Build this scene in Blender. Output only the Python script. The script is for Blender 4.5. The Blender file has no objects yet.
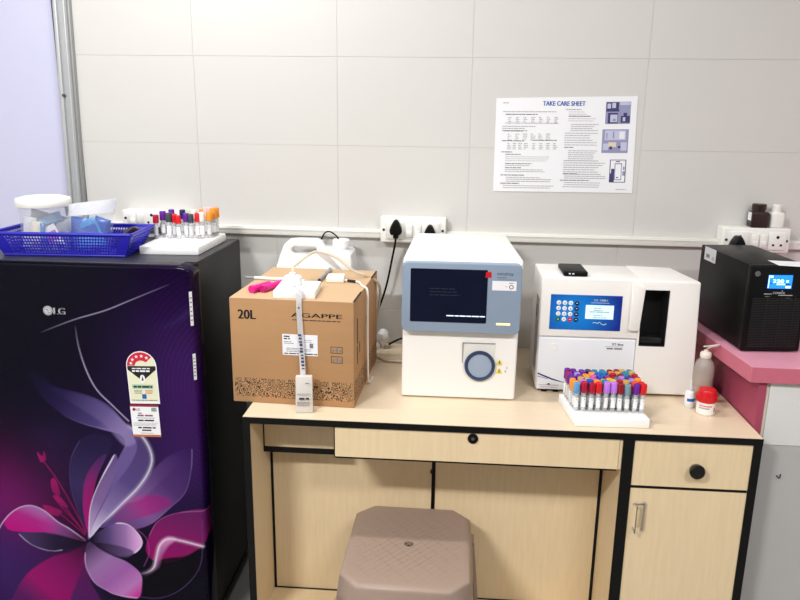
import bpy, bmesh, math, random
import numpy as np
from mathutils import Vector, Matrix, noise
random.seed(7)
sc = bpy.context.scene
COL = sc.collection
R = math.radians
V = Vector

# ------------------------------------------------------------------ camera
CAM = V((0.4947, -2.2168, 1.4529)); FPX = 720.0
PITCH, YAW, ROLL = 0.2464, 0.07334, 0.01297
_fw = V((-math.sin(YAW)*math.cos(PITCH), math.cos(YAW)*math.cos(PITCH), -math.sin(PITCH)))
_rt0 = V((math.cos(YAW), math.sin(YAW), 0)); _up0 = _rt0.cross(_fw)
_rt = _rt0*math.cos(ROLL) + _up0*math.sin(ROLL)
_up = -_rt0*math.sin(ROLL) + _up0*math.cos(ROLL)
cd = bpy.data.cameras.new('camera'); cam = bpy.data.objects.new('camera', cd); COL.objects.link(cam)
cd.sensor_width = 36; cd.lens = FPX/800*36; cd.clip_start = .05
M = Matrix((_rt, _up, -_fw)).transposed().to_4x4(); M.translation = CAM
cam.matrix_world = M
sc.camera = cam
def at(px, py, ax, val):
    """measured point of the photograph put on the plane axis=val"""
    d = _fw + _rt*((px-400)/FPX) - _up*((py-300)/FPX)
    return CAM + d*((val-CAM[ax])/d[ax])

# ------------------------------------------------------------------ materials
def lin(c):
    return tuple(((x/255)/12.92 if x/255 <= .04045 else ((x/255+.055)/1.055)**2.4) for x in c)
MC = {}
def mat(name, rgb, rough=.5, metal=0, spec=.5, noise_amt=0, nscale=20, stretch=(1,1,1), alpha=1, trans=0, coat=0, bump=0, bscale=200, emit=None, estr=0, ior=1.45):
    if name in MC: return MC[name]
    m = bpy.data.materials.new(name); m.use_nodes = True; nt = m.node_tree; b = nt.nodes['Principled BSDF']
    c = lin(rgb)
    b.inputs['Base Color'].default_value = (*c, 1); b.inputs['Roughness'].default_value = rough
    b.inputs['Metallic'].default_value = metal; b.inputs['Specular IOR Level'].default_value = spec
    b.inputs['Alpha'].default_value = alpha; b.inputs['Transmission Weight'].default_value = trans
    b.inputs['Coat Weight'].default_value = coat; b.inputs['IOR'].default_value = ior
    if emit: b.inputs['Emission Color'].default_value = (*lin(emit), 1); b.inputs['Emission Strength'].default_value = estr
    if noise_amt or bump:
        tc = nt.nodes.new('ShaderNodeTexCoord'); mp = nt.nodes.new('ShaderNodeMapping'); mp.inputs['Scale'].default_value = stretch
        nt.links.new(tc.outputs['Object'], mp.inputs['Vector'])
    if noise_amt:
        n = nt.nodes.new('ShaderNodeTexNoise'); n.inputs['Scale'].default_value = nscale; n.inputs['Detail'].default_value = 6
        nt.links.new(mp.outputs[0], n.inputs['Vector'])
        mx = nt.nodes.new('ShaderNodeMix'); mx.data_type = 'RGBA'
        mx.inputs['A'].default_value = tuple(max(0, x*(1-noise_amt)) for x in c)+(1,)
        mx.inputs['B'].default_value = tuple(min(1, x*(1+noise_amt)) for x in c)+(1,)
        nt.links.new(n.outputs['Fac'], mx.inputs['Factor']); nt.links.new(mx.outputs['Result'], b.inputs['Base Color'])
    if bump:
        n2 = nt.nodes.new('ShaderNodeTexNoise'); n2.inputs['Scale'].default_value = bscale; n2.inputs['Detail'].default_value = 3
        nt.links.new(mp.outputs[0], n2.inputs['Vector'])
        bp = nt.nodes.new('ShaderNodeBump'); bp.inputs['Strength'].default_value = bump; bp.inputs['Distance'].default_value = .002
        nt.links.new(n2.outputs['Fac'], bp.inputs['Height']); nt.links.new(bp.outputs[0], b.inputs['Normal'])
    MC[name] = m
    return m
def vcol_mat(name, attr, rough=.2, spec=.3, coat=0):
    m = bpy.data.materials.new(name); m.use_nodes = True; nt = m.node_tree; b = nt.nodes['Principled BSDF']
    a = nt.nodes.new('ShaderNodeVertexColor'); a.layer_name = attr
    nt.links.new(a.outputs['Color'], b.inputs['Base Color'])
    b.inputs['Roughness'].default_value = rough; b.inputs['Specular IOR Level'].default_value = spec; b.inputs['Coat Weight'].default_value = coat
    return m
def clear_mat(name, rgb, opac=.35, rough=.15, gloss=.08):
    """thin clear plastic: mostly see-through, a little milky, a little shiny"""
    if name in MC: return MC[name]
    m = bpy.data.materials.new(name); m.use_nodes = True; nt = m.node_tree; nt.nodes.clear()
    o = nt.nodes.new('ShaderNodeOutputMaterial'); t = nt.nodes.new('ShaderNodeBsdfTransparent'); p = nt.nodes.new('ShaderNodeBsdfPrincipled')
    p.inputs['Base Color'].default_value = (*lin(rgb), 1); p.inputs['Roughness'].default_value = rough
    mx = nt.nodes.new('ShaderNodeMixShader'); mx.inputs[0].default_value = opac
    nt.links.new(t.outputs[0], mx.inputs[1]); nt.links.new(p.outputs[0], mx.inputs[2]); nt.links.new(mx.outputs[0], o.inputs[0])
    MC[name] = m
    return m

WOOD = mat('maple_laminate', (224,201,163), .42, noise_amt=.10, nscale=14, stretch=(9,9,.7))
WOODTOP = mat('maple_laminate_top', (222,202,174), .32, noise_amt=.07, nscale=10, stretch=(.8,9,9), spec=.5)
BLACKEDGE = mat('black_edge_band', (7,7,8), .45, spec=.3)
WALL = mat('wall_panel', (208,206,202), .36, spec=.4, noise_amt=.015, nscale=3)
GAP = mat('panel_gap', (199,196,192), .8)
WHITEP = mat('white_plastic', (236,235,230), .35)
TRUNK = mat('white_trunking', (228,226,220), .4)
BODYW = mat('analyzer_white', (238,235,231), .4, bump=.05, bscale=900)
BODYC = mat('analyzer_cool_white', (227,228,233), .4)
BEZEL = mat('bezel_blue_grey', (136,152,172), .4)
BEZELD = mat('ring_navy', (42,60,92), .35)
DISC = mat('disc_blue_grey', (150,163,182), .35)
SCREEN = mat('dark_glass', (18,22,42), .12, spec=.4)
BLACKP = mat('black_plastic', (8,8,9), .42, spec=.2, noise_amt=.05, nscale=60)
BLACKS = mat('black_satin_metal', (7,7,8), .4, spec=.18, bump=.08, bscale=1200)
VOID = mat('dark_recess', (5,5,6), .7)
FRBODY = mat('fridge_graphite', (7,7,8), .42, spec=.3, bump=.12, bscale=700, noise_amt=.06, nscale=80)
FOAM = mat('white_foam', (242,242,242), .75, bump=.35, bscale=350)
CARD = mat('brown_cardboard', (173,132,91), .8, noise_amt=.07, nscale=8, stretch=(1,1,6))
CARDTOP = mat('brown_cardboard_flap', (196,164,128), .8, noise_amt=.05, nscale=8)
INK = mat('black_print', (22,20,19), .7)
INKG = mat('grey_print', (120,120,122), .7)
INKL = mat('light_grey_print', (165,165,168), .7)
PAPER = mat('white_paper', (236,236,240), .6)
BLUEINK = mat('blue_print', (30,92,176), .6)
CHROME = mat('chrome', (205,205,205), .2, metal=1)
ALU = mat('brushed_aluminium', (186,188,190), .4, metal=.35, noise_amt=.08, nscale=20, stretch=(30,30,.6))
LAV = mat('lavender_panel', (200,201,226), .25, spec=.4)
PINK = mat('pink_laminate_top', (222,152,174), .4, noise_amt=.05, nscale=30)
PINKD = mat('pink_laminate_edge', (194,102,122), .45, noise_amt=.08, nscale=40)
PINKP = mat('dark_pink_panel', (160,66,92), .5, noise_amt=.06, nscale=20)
BLUEB = mat('basket_blue', (38,34,176), .35)
HDPE = mat('milky_white_hdpe', (236,237,238), .4, spec=.4)
STOOLM = mat('stool_brown_plastic', (152,132,119), .42, bump=.1, bscale=300)
RED = mat('red_plastic', (205,24,34), .35)
MAGENTA = mat('magenta_plastic', (226,24,140), .35)
YELLOW = mat('yellow_print', (232,205,40), .5)
AMBER = mat('amber_light', (250,225,160), .4, emit=(250,222,150), estr=.5)

# ------------------------------------------------------------------ mesh builder
_txt = {}
def text_mesh(s):
    if s not in _txt:
        c = bpy.data.curves.new('t', 'FONT'); c.body = s; c.size = 1; c.extrude = 0; c.resolution_u = 3
        o = bpy.data.objects.new('t', c); COL.objects.link(o)
        bpy.context.view_layer.update()
        me = bpy.data.meshes.new_from_object(o.evaluated_get(bpy.context.evaluated_depsgraph_get()))
        bpy.data.objects.remove(o); bpy.data.curves.remove(c)
        _txt[s] = me
    return _txt[s]
class B:
    def __init__(s): s.bm = bmesh.new(); s.mats = []
    def _i(s, m):
        if m not in s.mats: s.mats.append(m)
        return s.mats.index(m)
    def add(s, tb, m, T=None):
        i = s._i(m)
        if T is not None: bmesh.ops.transform(tb, matrix=T, verts=tb.verts)
        for f in tb.faces: f.material_index = i
        me = bpy.data.meshes.new('x'); tb.to_mesh(me); tb.free(); s.bm.from_mesh(me); bpy.data.meshes.remove(me)
        return s
    def box(s, lo, hi, m, bev=0, seg=2, T=None, taper=None):
        tb = bmesh.new(); bmesh.ops.create_cube(tb, size=1)
        lo, hi = V(lo), V(hi)
        for v in tb.verts: v.co = V(((lo[k]+hi[k])/2 + v.co[k]*(hi[k]-lo[k])) for k in range(3))
        if taper:
            for v in tb.verts: v.co = taper(v.co)
        if bev: bmesh.ops.bevel(tb, geom=tb.edges[:]+tb.verts[:], offset=bev, segments=seg, affect='EDGES', profile=.5, clamp_overlap=True)
        return s.add(tb, m, T)
    def prism(s, pts, n, m, bev=0, seg=2, T=None, bevel_caps=True):
        """polygon pts (3D, planar) pushed along vector n"""
        tb = bmesh.new(); n = V(n)
        a = [tb.verts.new(V(p)) for p in pts]; b = [tb.verts.new(V(p)+n) for p in pts]
        tb.faces.new(a); tb.faces.new(b[::-1]); k = len(a)
        for j in range(k): tb.faces.new((a[j], b[j], b[(j+1) % k], a[(j+1) % k]))
        bmesh.ops.recalc_face_normals(tb, faces=tb.faces[:])
        if bev: bmesh.ops.bevel(tb, geom=tb.edges[:]+tb.verts[:], offset=bev, segments=seg, affect='EDGES', profile=.5, clamp_overlap=True)
        return s.add(tb, m, T)
    def lathe(s, prof, c, m, seg=24, T=None, sq=1):
        tb = bmesh.new(); rings = []
        for r, z in prof:
            if r < 1e-6: rings.append([tb.verts.new((c[0], c[1], c[2]+z))])
            else:
                rings.append([tb.verts.new((c[0]+r*math.cos(2*math.pi*k/seg), c[1]+sq*r*math.sin(2*math.pi*k/seg), c[2]+z)) for k in range(seg)])
        for a, b in zip(rings, rings[1:]):
            for k in range(seg):
                q = [a[k % len(a)], a[(k+1) % len(a)], b[(k+1) % len(b)], b[k % len(b)]]
                u = []
                for v in q:
                    if v not in u: u.append(v)
                if len(u) > 2: tb.faces.new(u)
        bmesh.ops.recalc_face_normals(tb, faces=tb.faces[:])
        return s.add(tb, m, T)
    def cyl(s, a, b, r, m, seg=20, r2=None):
        a, b = V(a), V(b); L = (b-a).length
        T = Matrix.Translation(a) @ (b-a).to_track_quat('Z', 'Y').to_matrix().to_4x4()
        r2 = r if r2 is None else r2
        return s.lathe([(0,0),(r,0),(r2,L),(0,L)], (0,0,0), m, seg, T)
    def tube(s, pts, r, m, seg=8, sub=6, flat=1):
        pts = [V(p) for p in pts]; P = []
        for i in range(len(pts)-1):
            p0, p1, p2, p3 = pts[max(i-1,0)], pts[i], pts[i+1], pts[min(i+2,len(pts)-1)]
            for k in range(sub):
                t = k/sub
                P.append(.5*((2*p1)+(p2-p0)*t+(2*p0-5*p1+4*p2-p3)*t*t+(3*p1-p0-3*p2+p3)*t**3))
        P.append(pts[-1]); tb = bmesh.new(); rings = []
        nrm = None
        for i, p in enumerate(P):
            d = (P[min(i+1,len(P)-1)]-P[max(i-1,0)]).normalized()
            if nrm is None: nrm = d.orthogonal().normalized()
            nrm = (nrm - d*nrm.dot(d)).normalized(); bn = d.cross(nrm)
            rings.append([tb.verts.new(p+nrm*r*math.cos(2*math.pi*k/seg)+bn*r*flat*math.sin(2*math.pi*k/seg)) for k in range(seg)])
        for a, b in zip(rings, rings[1:]):
            for k in range(seg): tb.faces.new((a[k], a[(k+1) % seg], b[(k+1) % seg], b[k]))
        tb.faces.new(rings[0][::-1]); tb.faces.new(rings[-1])
        bmesh.ops.recalc_face_normals(tb, faces=tb.faces[:])
        return s.add(tb, m)
    def slab(s, o, r, u, w, h, t, m):
        """thin plate: corner o, along r by w, along u by h, thickness t towards r x u"""
        o, r, u = V(o), V(r).normalized(), V(u).normalized(); n = r.cross(u)
        return s.prism([o, o+r*w, o+r*w+u*h, o+u*h], n*t, m)
    def text(s, txt, o, r, u, size, m, lift=.0004, w=None, bold=False, align='L'):
        """flat lettering; size = cap height"""
        me = text_mesh(txt); o, r, u = V(o), V(r).normalized(), V(u).normalized(); n = r.cross(u)
        xs = [v.co.x for v in me.vertices]; x0, x1 = min(xs), max(xs)
        k = size/.729; kx = k if w is None else w/(x1-x0)
        sh = {'L': x0, 'C': (x0+x1)/2, 'R': x1}[align]
        for d in ([0, .035, -.035] if bold else [0]):
            tb = bmesh.new(); tb.from_mesh(me)
            for v in tb.verts: v.co = o + r*((v.co.x-sh)*kx + d*k) + u*(v.co.y*k) + n*(lift+abs(d)*1e-3)
            s.add(tb, m)
        return s
    def lines(s, o, r, u, w, n, pitch, th, m, lift=.0004, lo=.5, dash=True):
        """rows of small print"""
        o, r, u = V(o), V(r).normalized(), V(u).normalized(); nn = r.cross(u)
        for k in range(n):
            L = w*random.uniform(lo, 1); x = 0
            while x < L:
                d = random.uniform(2.5, 9)*th if dash else L
                d = min(d, L-x)
                s.prism([o+r*x-u*(k*pitch)+nn*lift, o+r*(x+d)-u*(k*pitch)+nn*lift, o+r*(x+d)-u*(k*pitch-th)+nn*lift, o+r*x-u*(k*pitch-th)+nn*lift], nn*.0001, m)
                x += d + th*.8
        return s
    def disc(s, c, nrm, r, m, t=.0005, seg=20, sq=1):
        c, nrm = V(c), V(nrm).normalized()
        T = Matrix.Translation(c) @ nrm.to_track_quat('Z', 'Y').to_matrix().to_4x4()
        return s.lathe([(0,0),(r,0),(r,t),(0,t)], (0,0,0), m, seg, T)
    def ring(s, c, nrm, r0, r1, m, t=.0005, seg=28):
        T = Matrix.Translation(V(c)) @ V(nrm).normalized().to_track_quat('Z', 'Y').to_matrix().to_4x4()
        return s.lathe([(r0,0),(r1,0),(r1,t),(r0,t),(r0,0)], (0,0,0), m, seg, T)
    def xform(s, T): bmesh.ops.transform(s.bm, matrix=T, verts=s.bm.verts); return s
    def build(s, name, parent=None, world=True, smooth=35):
        me = bpy.data.meshes.new(name); 
        if parent is not None and world: bmesh.ops.transform(s.bm, matrix=W(parent).inverted(), verts=s.bm.verts)
        s.bm.to_mesh(me); s.bm.free()
        for m in s.mats: me.materials.append(m)
        if smooth:
            for p in me.polygons: p.use_smooth = True
            me.set_sharp_from_angle(angle=R(smooth))
        o = bpy.data.objects.new(name, me); COL.objects.link(o)
        if parent is not None: o.parent = parent
        return o
def W(o):
    m = Matrix.Translation(o.location) @ o.rotation_euler.to_matrix().to_4x4()
    return W(o.parent) @ m if o.parent else m
def tag(o, label, cat, group=None, kind=None):
    o['label'] = label; o['category'] = cat
    if group: o['group'] = group
    if kind: o['kind'] = kind
    return o
def thing(name, label, cat, loc, rz=0, group=None):
    o = bpy.data.objects.new(name, None); COL.objects.link(o); o.location = loc; o.rotation_euler = (0,0,rz); o.empty_display_size = .02
    return tag(o, label, cat, group)
def struct(o): o['kind'] = 'structure'; return o
def copy_tree(o, parent=None):
    c = o.copy(); COL.objects.link(c)
    if parent is not None: c.parent = parent
    for ch in list(o.children): copy_tree(ch, c)
    return c
X, Y, Z = V((1,0,0)), V((0,1,0)), V((0,0,1))

# ================================================================== ROOM
XL, XR, YF, ZC = -1.7, 2.3, -3.6, 2.75
DX = -.722                                              # joint between the wall and the door frame
b = B(); b.box((DX+.052,.0012,0), (XR,.06,ZC), GAP)
xs_up = [DX+.052, -.299, .1365, .535, 1.038, 1.55, XR]; zs_up = [1.115, 1.3715, 1.6285, 1.885, 2.14, 2.4, ZC]
g = .00035
for i in range(len(xs_up)-1):
    for j in range(len(zs_up)-1):
        b.box((xs_up[i]+g,0,zs_up[j]+g), (xs_up[i+1]-g,.005,zs_up[j+1]-g), WALL, .0005, 1)
xs_lo = [DX+.052, -.06, .345, .995, 1.5, XR]; zs_lo = [0, .36, .86, 1.115]
for i in range(len(xs_lo)-1):
    for j in range(len(zs_lo)-1):
        b.box((xs_lo[i]+g,0,zs_lo[j]+g), (xs_lo[i+1]-g,.005,zs_lo[j+1]-g), WALL, .0005, 1)
struct(b.build('wall_back'))
b = B(); b.box((XL-.05,YF,-.05), (XR+.05,.06,0), mat('floor_tile', (140,137,132), .3, noise_amt=.08, nscale=5)); struct(b.build('floor'))
b = B(); b.box((XL-.05,YF-.05,ZC), (XR+.05,.06,ZC+.05), mat('ceiling_white', (225,225,224), .8)); struct(b.build('ceiling'))
ROOMW = mat('room_wall', (196,192,187), .7)
b = B(); b.box((XL-.05,YF,0), (XL,.06,ZC), ROOMW); struct(b.build('wall_left'))
b = B(); b.box((XR,YF,0), (XR+.05,.06,ZC), ROOMW); struct(b.build('wall_right'))
b = B(); b.box((XL-.05,YF-.05,0), (XR+.05,YF,ZC), mat('front_wall_darkened', (58,57,56), .9)); struct(b.build('wall_front'))  # unseen wall, coloured dark so the glossy fridge door reflects little light
# lavender door leaf with aluminium frame post
tilt = Matrix.Translation((DX,0,1.25)) @ Matrix.Rotation(R(1.0), 4, 'Y') @ Matrix.Translation((-DX,0,-1.25))
b = B(); b.box((XL,.0,0), (DX-.004,.055,ZC), LAV)
b.box((XL,-.004,1.80), (DX-.012,.001,1.812), mat('pale_strip', (225,226,238), .3))
struct(b.build('door_1'))
b = B(); b.box((DX-.006,-.006,.0), (DX+.004,.05,ZC-.03), VOID)
b.box((DX+.002,-.022,.0), (DX+.014,.05,ZC-.03), ALU, .002)
b.box((DX+.013,-.014,.0), (DX+.036,.05,ZC-.03), ALU, .002)
b.box((DX+.036,-.030,.0), (DX+.043,.05,ZC-.03), ALU, .002)
b.box((DX+.043,-.016,.0), (DX+.051,.05,ZC-.03), mat('grey_aluminium_side', (150,151,150), .4, metal=.3), .002)
b.cyl((DX+.014,-.012,1.51), (DX+.014,-.0235,1.51), .004, mat('screw_grey', (90,90,92), .4, metal=.8), 12)
b.xform(tilt)
struct(b.build('trim_1'))
# cable trunking
def trunk(n, x0, x1, z0, z1):
    b = B(); b.box((x0,-.022,z0-.013), (x1,0,z0+.013), TRUNK, .002)
    b.box((x0,-.024,z0+.004), (x1,-.020,z0+.006), TRUNK)
    k = (z1-z0)/(x1-x0)
    for v in b.bm.verts: v.co.z += k*(v.co.x-x0)
    struct(b.build('trim_%d' % n))
trunk(2, DX+.058, .275, 1.113, 1.1075); trunk(3, .468, 1.286, 1.1065, 1.104); trunk(4, 1.475, XR, 1.104, 1.102)

# ================================================================== SOCKET BOARDS ON THE WALL
def screw(b, x, z, y): b.disc((x,y,z), (0,-1,0), .004, mat('screw_dark', (40,40,42), .4), .001, 12)
def plug(name, label, x, z, y, cord, s=1.0):
    t = thing(name, label, 'plug', (x,y,z))
    b = B(); pr = [(-.017,-.02),(-.019,-.006),(-.012,.012),(-.005,.024),(.005,.024),(.012,.012),(.019,-.006),(.017,-.02)]
    b.prism([V((x+px*s,y,z+pz*s)) for px, pz in pr], (0,-.03*s,0), BLACKP, .005*s, 3)
    b.box((x-.008*s,y-.022*s,z-.033*s), (x+.008*s,y-.006*s,z-.017*s), BLACKP, .003*s)
    b.build('plug_body', t)
    b = B(); b.tube(cord, .0032, BLACKP, 8); b.build('cord', t)
    return t
def board(name, label, x0, x1, z0, z1, d, modules, group='socket boards on the wall'):
    t = thing(name, label, 'socket board', ((x0+x1)/2,0,z0), 0, group)
    b = B(); b.box((x0,-d,z0), (x1,0,z1), WHITEP, .004, 3); b.build('box', t)
    b = B(); b.box((x0+.016,-d-.003,z0+.010), (x1-.016,-d+.001,z1-.012), mat('cover_plate_white', (226,225,221), .35), .002)
    screw(b, x0+.010, (z0+z1)/2, -d); screw(b, x1-.010, (z0+z1)/2, -d); b.build('cover_plate', t)
    zc = (z0+z1)/2-.001
    for kind, cx in modules:
        if kind == 'switch':
            b = B(); b.box((cx-.011,-d-.008,zc-.020), (cx+.011,-d-.002,zc+.020), WHITEP, .003); b.box((cx-.008,-d-.010,zc-.014), (cx+.008,-d-.007,zc), WHITEP, .002)
            b.build('switch', t)
        else:
            b = B(); b.box((cx-.025,-d-.006,zc-.026), (cx+.025,-d-.002,zc+.026), WHITEP, .002)
            b.disc((cx,-d-.0062,zc+.012), (0,-1,0), .0045, VOID); 
            b.disc((cx-.011,-d-.0062,zc-.011), (0,-1,0), .0035, VOID); b.disc((cx+.011,-d-.0062,zc-.011), (0,-1,0), .0035, VOID)
            b.build('socket', t)
    return t
board('socket_board', 'white wall socket board behind the blue-grey analyzer, holding two black plugs', .272, .472, 1.085, 1.163, .04, [('socket',.318),('switch',.360),('switch',.386),('socket',.425)])
plug('black_plug', 'black plug in the centre socket board with its cord hanging down behind the carton', .321, 1.134, -.046,
     [(.321,-.06,1.102),(.319,-.058,1.085),(.310,-.045,1.04),(.292,-.04,.95),(.268,-.04,.875),(.240,-.045,.82),(.2,-.06,.78)])
plug('black_plug', 'black plug just showing above the top of the blue-grey analyzer', 0.424, 1.121, -.046,
     [(.424,-.06,1.10),(.424,-.045,1.06),(.426,-.03,.98),(.42,-.03,.85),(.38,-.032,.79),(.335,-.035,.775),(.30,-.04,.757)])
board('socket_board', 'white wall socket board beside the power supply unit carrying two small bottles', 1.284, 1.475, 1.085, 1.157, .056, [('socket',1.33),('switch',1.374),('switch',1.398),('socket',1.437)])
plug('black_plug', 'black plug in the socket board behind the power supply unit', 1.318, 1.107, -.062,
     [(1.318,-.078,1.086),(1.318,-.07,1.05),(1.318,-.07,.99),(1.32,-.08,.93)], 1.25)
board('socket_board', 'long white socket board low on the wall behind the blue basket', -.536, -.332, 1.118, 1.168, .048, [('switch',-.50),('socket',-.44),('switch',-.38)])

# bottles on the right socket board
t = thing('reagent_bottle', 'small dark brown square bottle standing on the right socket board', 'bottle', (1.386,-.030,1.157), R(-3), 'bottles on the socket board')
DB = mat('dark_brown_plastic', (46,26,24), .35)
b = B(); b.box((-.024,-.022,0), (.024,.022,.046), DB, .004, 3); b.lathe([(.018,.044),(.018,.052)], (0,0,0), DB, 24); b.build('bottle_body', t, world=False)
b = B(); b.lathe([(0,.051),(.0195,.051),(.020,.053),(.020,.066),(.018,.068),(0,.068)], (0,0,0), DB, 28); b.build('cap', t, world=False)
b = B(); b.box((-.0245,-.016,.020), (-.0238,.012,.044), PAPER); b.build('label', t, world=False)
t = thing('reagent_bottle', 'small plain white bottle standing on the right socket board', 'bottle', (1.4365,-.030,1.157), 0, 'bottles on the socket board')
b = B(); b.box((-.0185,-.0185,0), (.0185,.0185,.045), WHITEP, .005, 3); b.lathe([(.012,.044),(.012,.052)], (0,0,0), WHITEP, 20); b.build('bottle_body', t, world=False)
b = B(); b.lathe([(0,.05),(.0125,.05),(.0125,.065),(.011,.067),(0,.067)], (0,0,0), WHITEP, 20); b.build('cap', t, world=False)

# ================================================================== POSTER
t = thing('notice_poster', 'white landscape sheet of printed instructions stuck on the wall above the analyzers', 'poster', (.814,0,1.245), R(0))
pts = [at(496.5,98,1,-.001), at(638,96,1,-.001), at(632,193,1,-.001), at(493,191,1,-.001)]
p0, p1, p2, p3 = pts
def pp(u, v): return (p3*(1-u)+p2*u)*(1-v) + (p0*(1-u)+p1*u)*v + V((0,-.0006,0))
b = B(); b.prism([pp(0,0), pp(1,0), pp(1,1), pp(0,1)], (0,.0008,0), PAPER); b.build('sheet', t, smooth=0)
pr_, pu_ = (p2-p3).normalized(), Z
b = B(); b.text('TAKE CARE SHEET', pp(.335,.915), pr_, pu_, .0135, BLUEINK, w=.122, bold=True); b.build('title_lettering', t, smooth=0)
b = B()
PINK1, PINK2, PINK3 = mat('poster_ink', (84,84,88), .7), mat('poster_ink_grey', (140,140,143), .7), mat('poster_ink_pale', (178,178,181), .7)
def para(u, v, wu, n, pitch, th, m, lo=.6): b.lines(pp(u,v), pr_, pu_, wu*.41, n, pitch, th*.9, {INK: PINK1, INKG: PINK2, INKL: PINK3}[m], lo=lo)
para(.05,.945,.04,1,.01,.0022,INKG,1)
para(.05,.855,.40,1,.006,.0018,INKG,.95); para(.07,.825,.24,1,.006,.0024,INK,.95)
for k in range(7): para(.09+.055*k,.79,.03,4,.0052,.0018,INKG,.5)
para(.07,.735,.38,1,.006,.0016,INKG,.95)
para(.05,.70,.26,3,.0062,.0018,INKG,.6); para(.06,.65,.15,1,.006,.0024,INK,.95)
for k in range(6): para(.09+.055*k,.615,.035,4,.0056,.0018,INKG,.4)
para(.05,.545,.16,1,.006,.0022,INK,.9); para(.27,.55,.19,1,.006,.0022,INK,.9)
for k in range(4): para(.09+.04*k,.515,.03,4,.0052,.0018,INKG,.5); para(.27+.05*k,.515,.035,4,.0052,.0018,INKG,.5)
para(.05,.425,.08,1,.006,.0024,INK,.9); para(.08,.40,.12,1,.006,.002,INK,.9)
para(.08,.375,.34,3,.0058,.0016,INKL,.6); para(.08,.30,.20,1,.006,.0022,INK,.9); para(.08,.28,.26,1,.006,.0016,INKG)
para(.08,.255,.12,1,.006,.0022,INK,.9); para(.08,.235,.30,1,.006,.0016,INKG,.9); para(.08,.215,.30,1,.006,.0016,INKG,.9)
para(.05,.175,.18,1,.006,.0024,INK,.9); para(.09,.15,.26,1,.006,.0016,INKG,.9); para(.09,.13,.35,2,.006,.0018,INKG,.9)
para(.05,.085,.14,1,.006,.0024,INK,.9); para(.07,.06,.38,2,.0058,.0016,INKG,.9)
b.build('text_column', t, smooth=0); b = B()
para(.50,.87,.12,1,.006,.002,INKG,.9); para(.52,.845,.14,3,.0062,.0016,INKL,.8); para(.52,.80,.16,1,.006,.0022,INK,.9)
para(.52,.775,.20,2,.0062,.0016,INKL,.8); para(.54,.715,.20,4,.0058,.0016,INKG,.7); para(.50,.625,.24,6,.0068,.0016,INKG,.7)
para(.50,.475,.07,1,.006,.0022,INK,.9); para(.53,.44,.21,6,.0058,.0017,INKG,.8); para(.50,.335,.30,7,.0066,.0018,INKG,.75)
para(.50,.195,.11,1,.006,.0022,INK,.9); para(.51,.17,.30,2,.0058,.0017,INKG,.9); para(.48,.125,.22,1,.006,.0022,INK,.9)
para(.51,.10,.28,2,.0062,.0016,INKG,.9); para(.50,.055,.28,1,.0062,.0016,INKG,.9); para(.88,.035,.08,1,.006,.0016,INKG,1)
b.build('text_column', t, smooth=0)
PA, PB, PC_, PD = mat('print_dark_blue', (58,58,104), .6), mat('print_mid_blue', (146,146,182), .6), mat('print_pale_blue', (190,192,216), .6), mat('print_cream', (216,206,180), .6)
def pic(u0, u1, v0, v1, rects, base):
    b = B()
    def q(ua, ub, va, vb, m, l): b.prism([pp(u0+(u1-u0)*ua, v0+(v1-v0)*va)-Y*l, pp(u0+(u1-u0)*ub, v0+(v1-v0)*va)-Y*l, pp(u0+(u1-u0)*ub, v0+(v1-v0)*vb)-Y*l, pp(u0+(u1-u0)*ua, v0+(v1-v0)*vb)-Y*l], (0,-.0001,0), m)
    q(0,1,0,1,base,.0003)
    for k, (ua, ub, va, vb, m) in enumerate(rects): q(ua,ub,va,vb,m,.0004+.00003*k)
    b.build('picture', t, smooth=0)
pic(.78,.955,.72,.945, [(.02,.52,.62,.98,PA),(.06,.2,.7,.92,PC_),(.25,.4,.72,.95,PC_),(.02,.55,.56,.62,PA),(.1,.5,.02,.5,PA),(.2,.48,.08,.42,PC_),(.3,.42,.12,.24,PB),(.62,.98,.05,.36,PA),(.72,.86,.36,.5,PA),(.7,.8,.12,.3,PC_),(.56,.98,.85,.98,PC_)], PB)
pic(.765,.95,.42,.665, [(.1,.9,.55,.95,PC_),(.15,.2,.6,.85,PB),(.4,.46,.62,.9,PB),(.65,.85,.6,.9,mat('print_white', (226,226,236), .6)),(.25,.55,.25,.45,PD),(.3,.4,.15,.28,PA),(.62,.72,.2,.3,PA),(.05,.95,.05,.1,PB),(.05,.25,.12,.4,PC_),(.72,.95,.1,.45,PC_)], PB)
pic(.83,.945,.11,.35, [(0.05,.95,.03,.97,PAPER),(.02,.3,.02,.4,PA),(.1,.35,.4,.6,PA),(.3,.75,.1,.85,PB),(.36,.7,.14,.8,PAPER),(.36,.62,.9,.94,INK),(.42,.56,.2,.24,INK),(.8,.95,.3,.5,PB),(.82,.92,.55,.7,PB)], PA)

# ================================================================== DESK
DW, DD, DH = 1.22, .6288, .75
FY = -DD
desk = thing('writing_desk', 'pale maple laminate office desk with black edges, drawers and a right cupboard', 'desk', (.61,FY/2,0))
b = B(); b.box((0,FY,.7335), (DW,-.1985,DH), WOODTOP); b.box((0,-.1965,.7335), (DW,-.004,DH), WOODTOP); dt = b.build('desktop', desk)
b = B(); b.box((-.0008,FY-.002,.7330), (DW+.0008,FY+.0002,.7488), BLACKEDGE); b.box((-.0015,FY,.733), (.0001,-.004,.7488), BLACKEDGE); b.box((DW-.0001,FY,.733), (DW+.0015,-.004,.7488), BLACKEDGE); b.build('edge_band', dt)
b = B(); b.box((0,FY+.002,.02), (.0165,-.01,.7333), WOOD); b.box((0,FY-.001,.02), (.0165,FY+.003,.7333), BLACKEDGE); b.box((-.0012,FY,.02), (.0004,-.01,.7333), BLACKEDGE); b.build('side_panel', desk)
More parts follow.
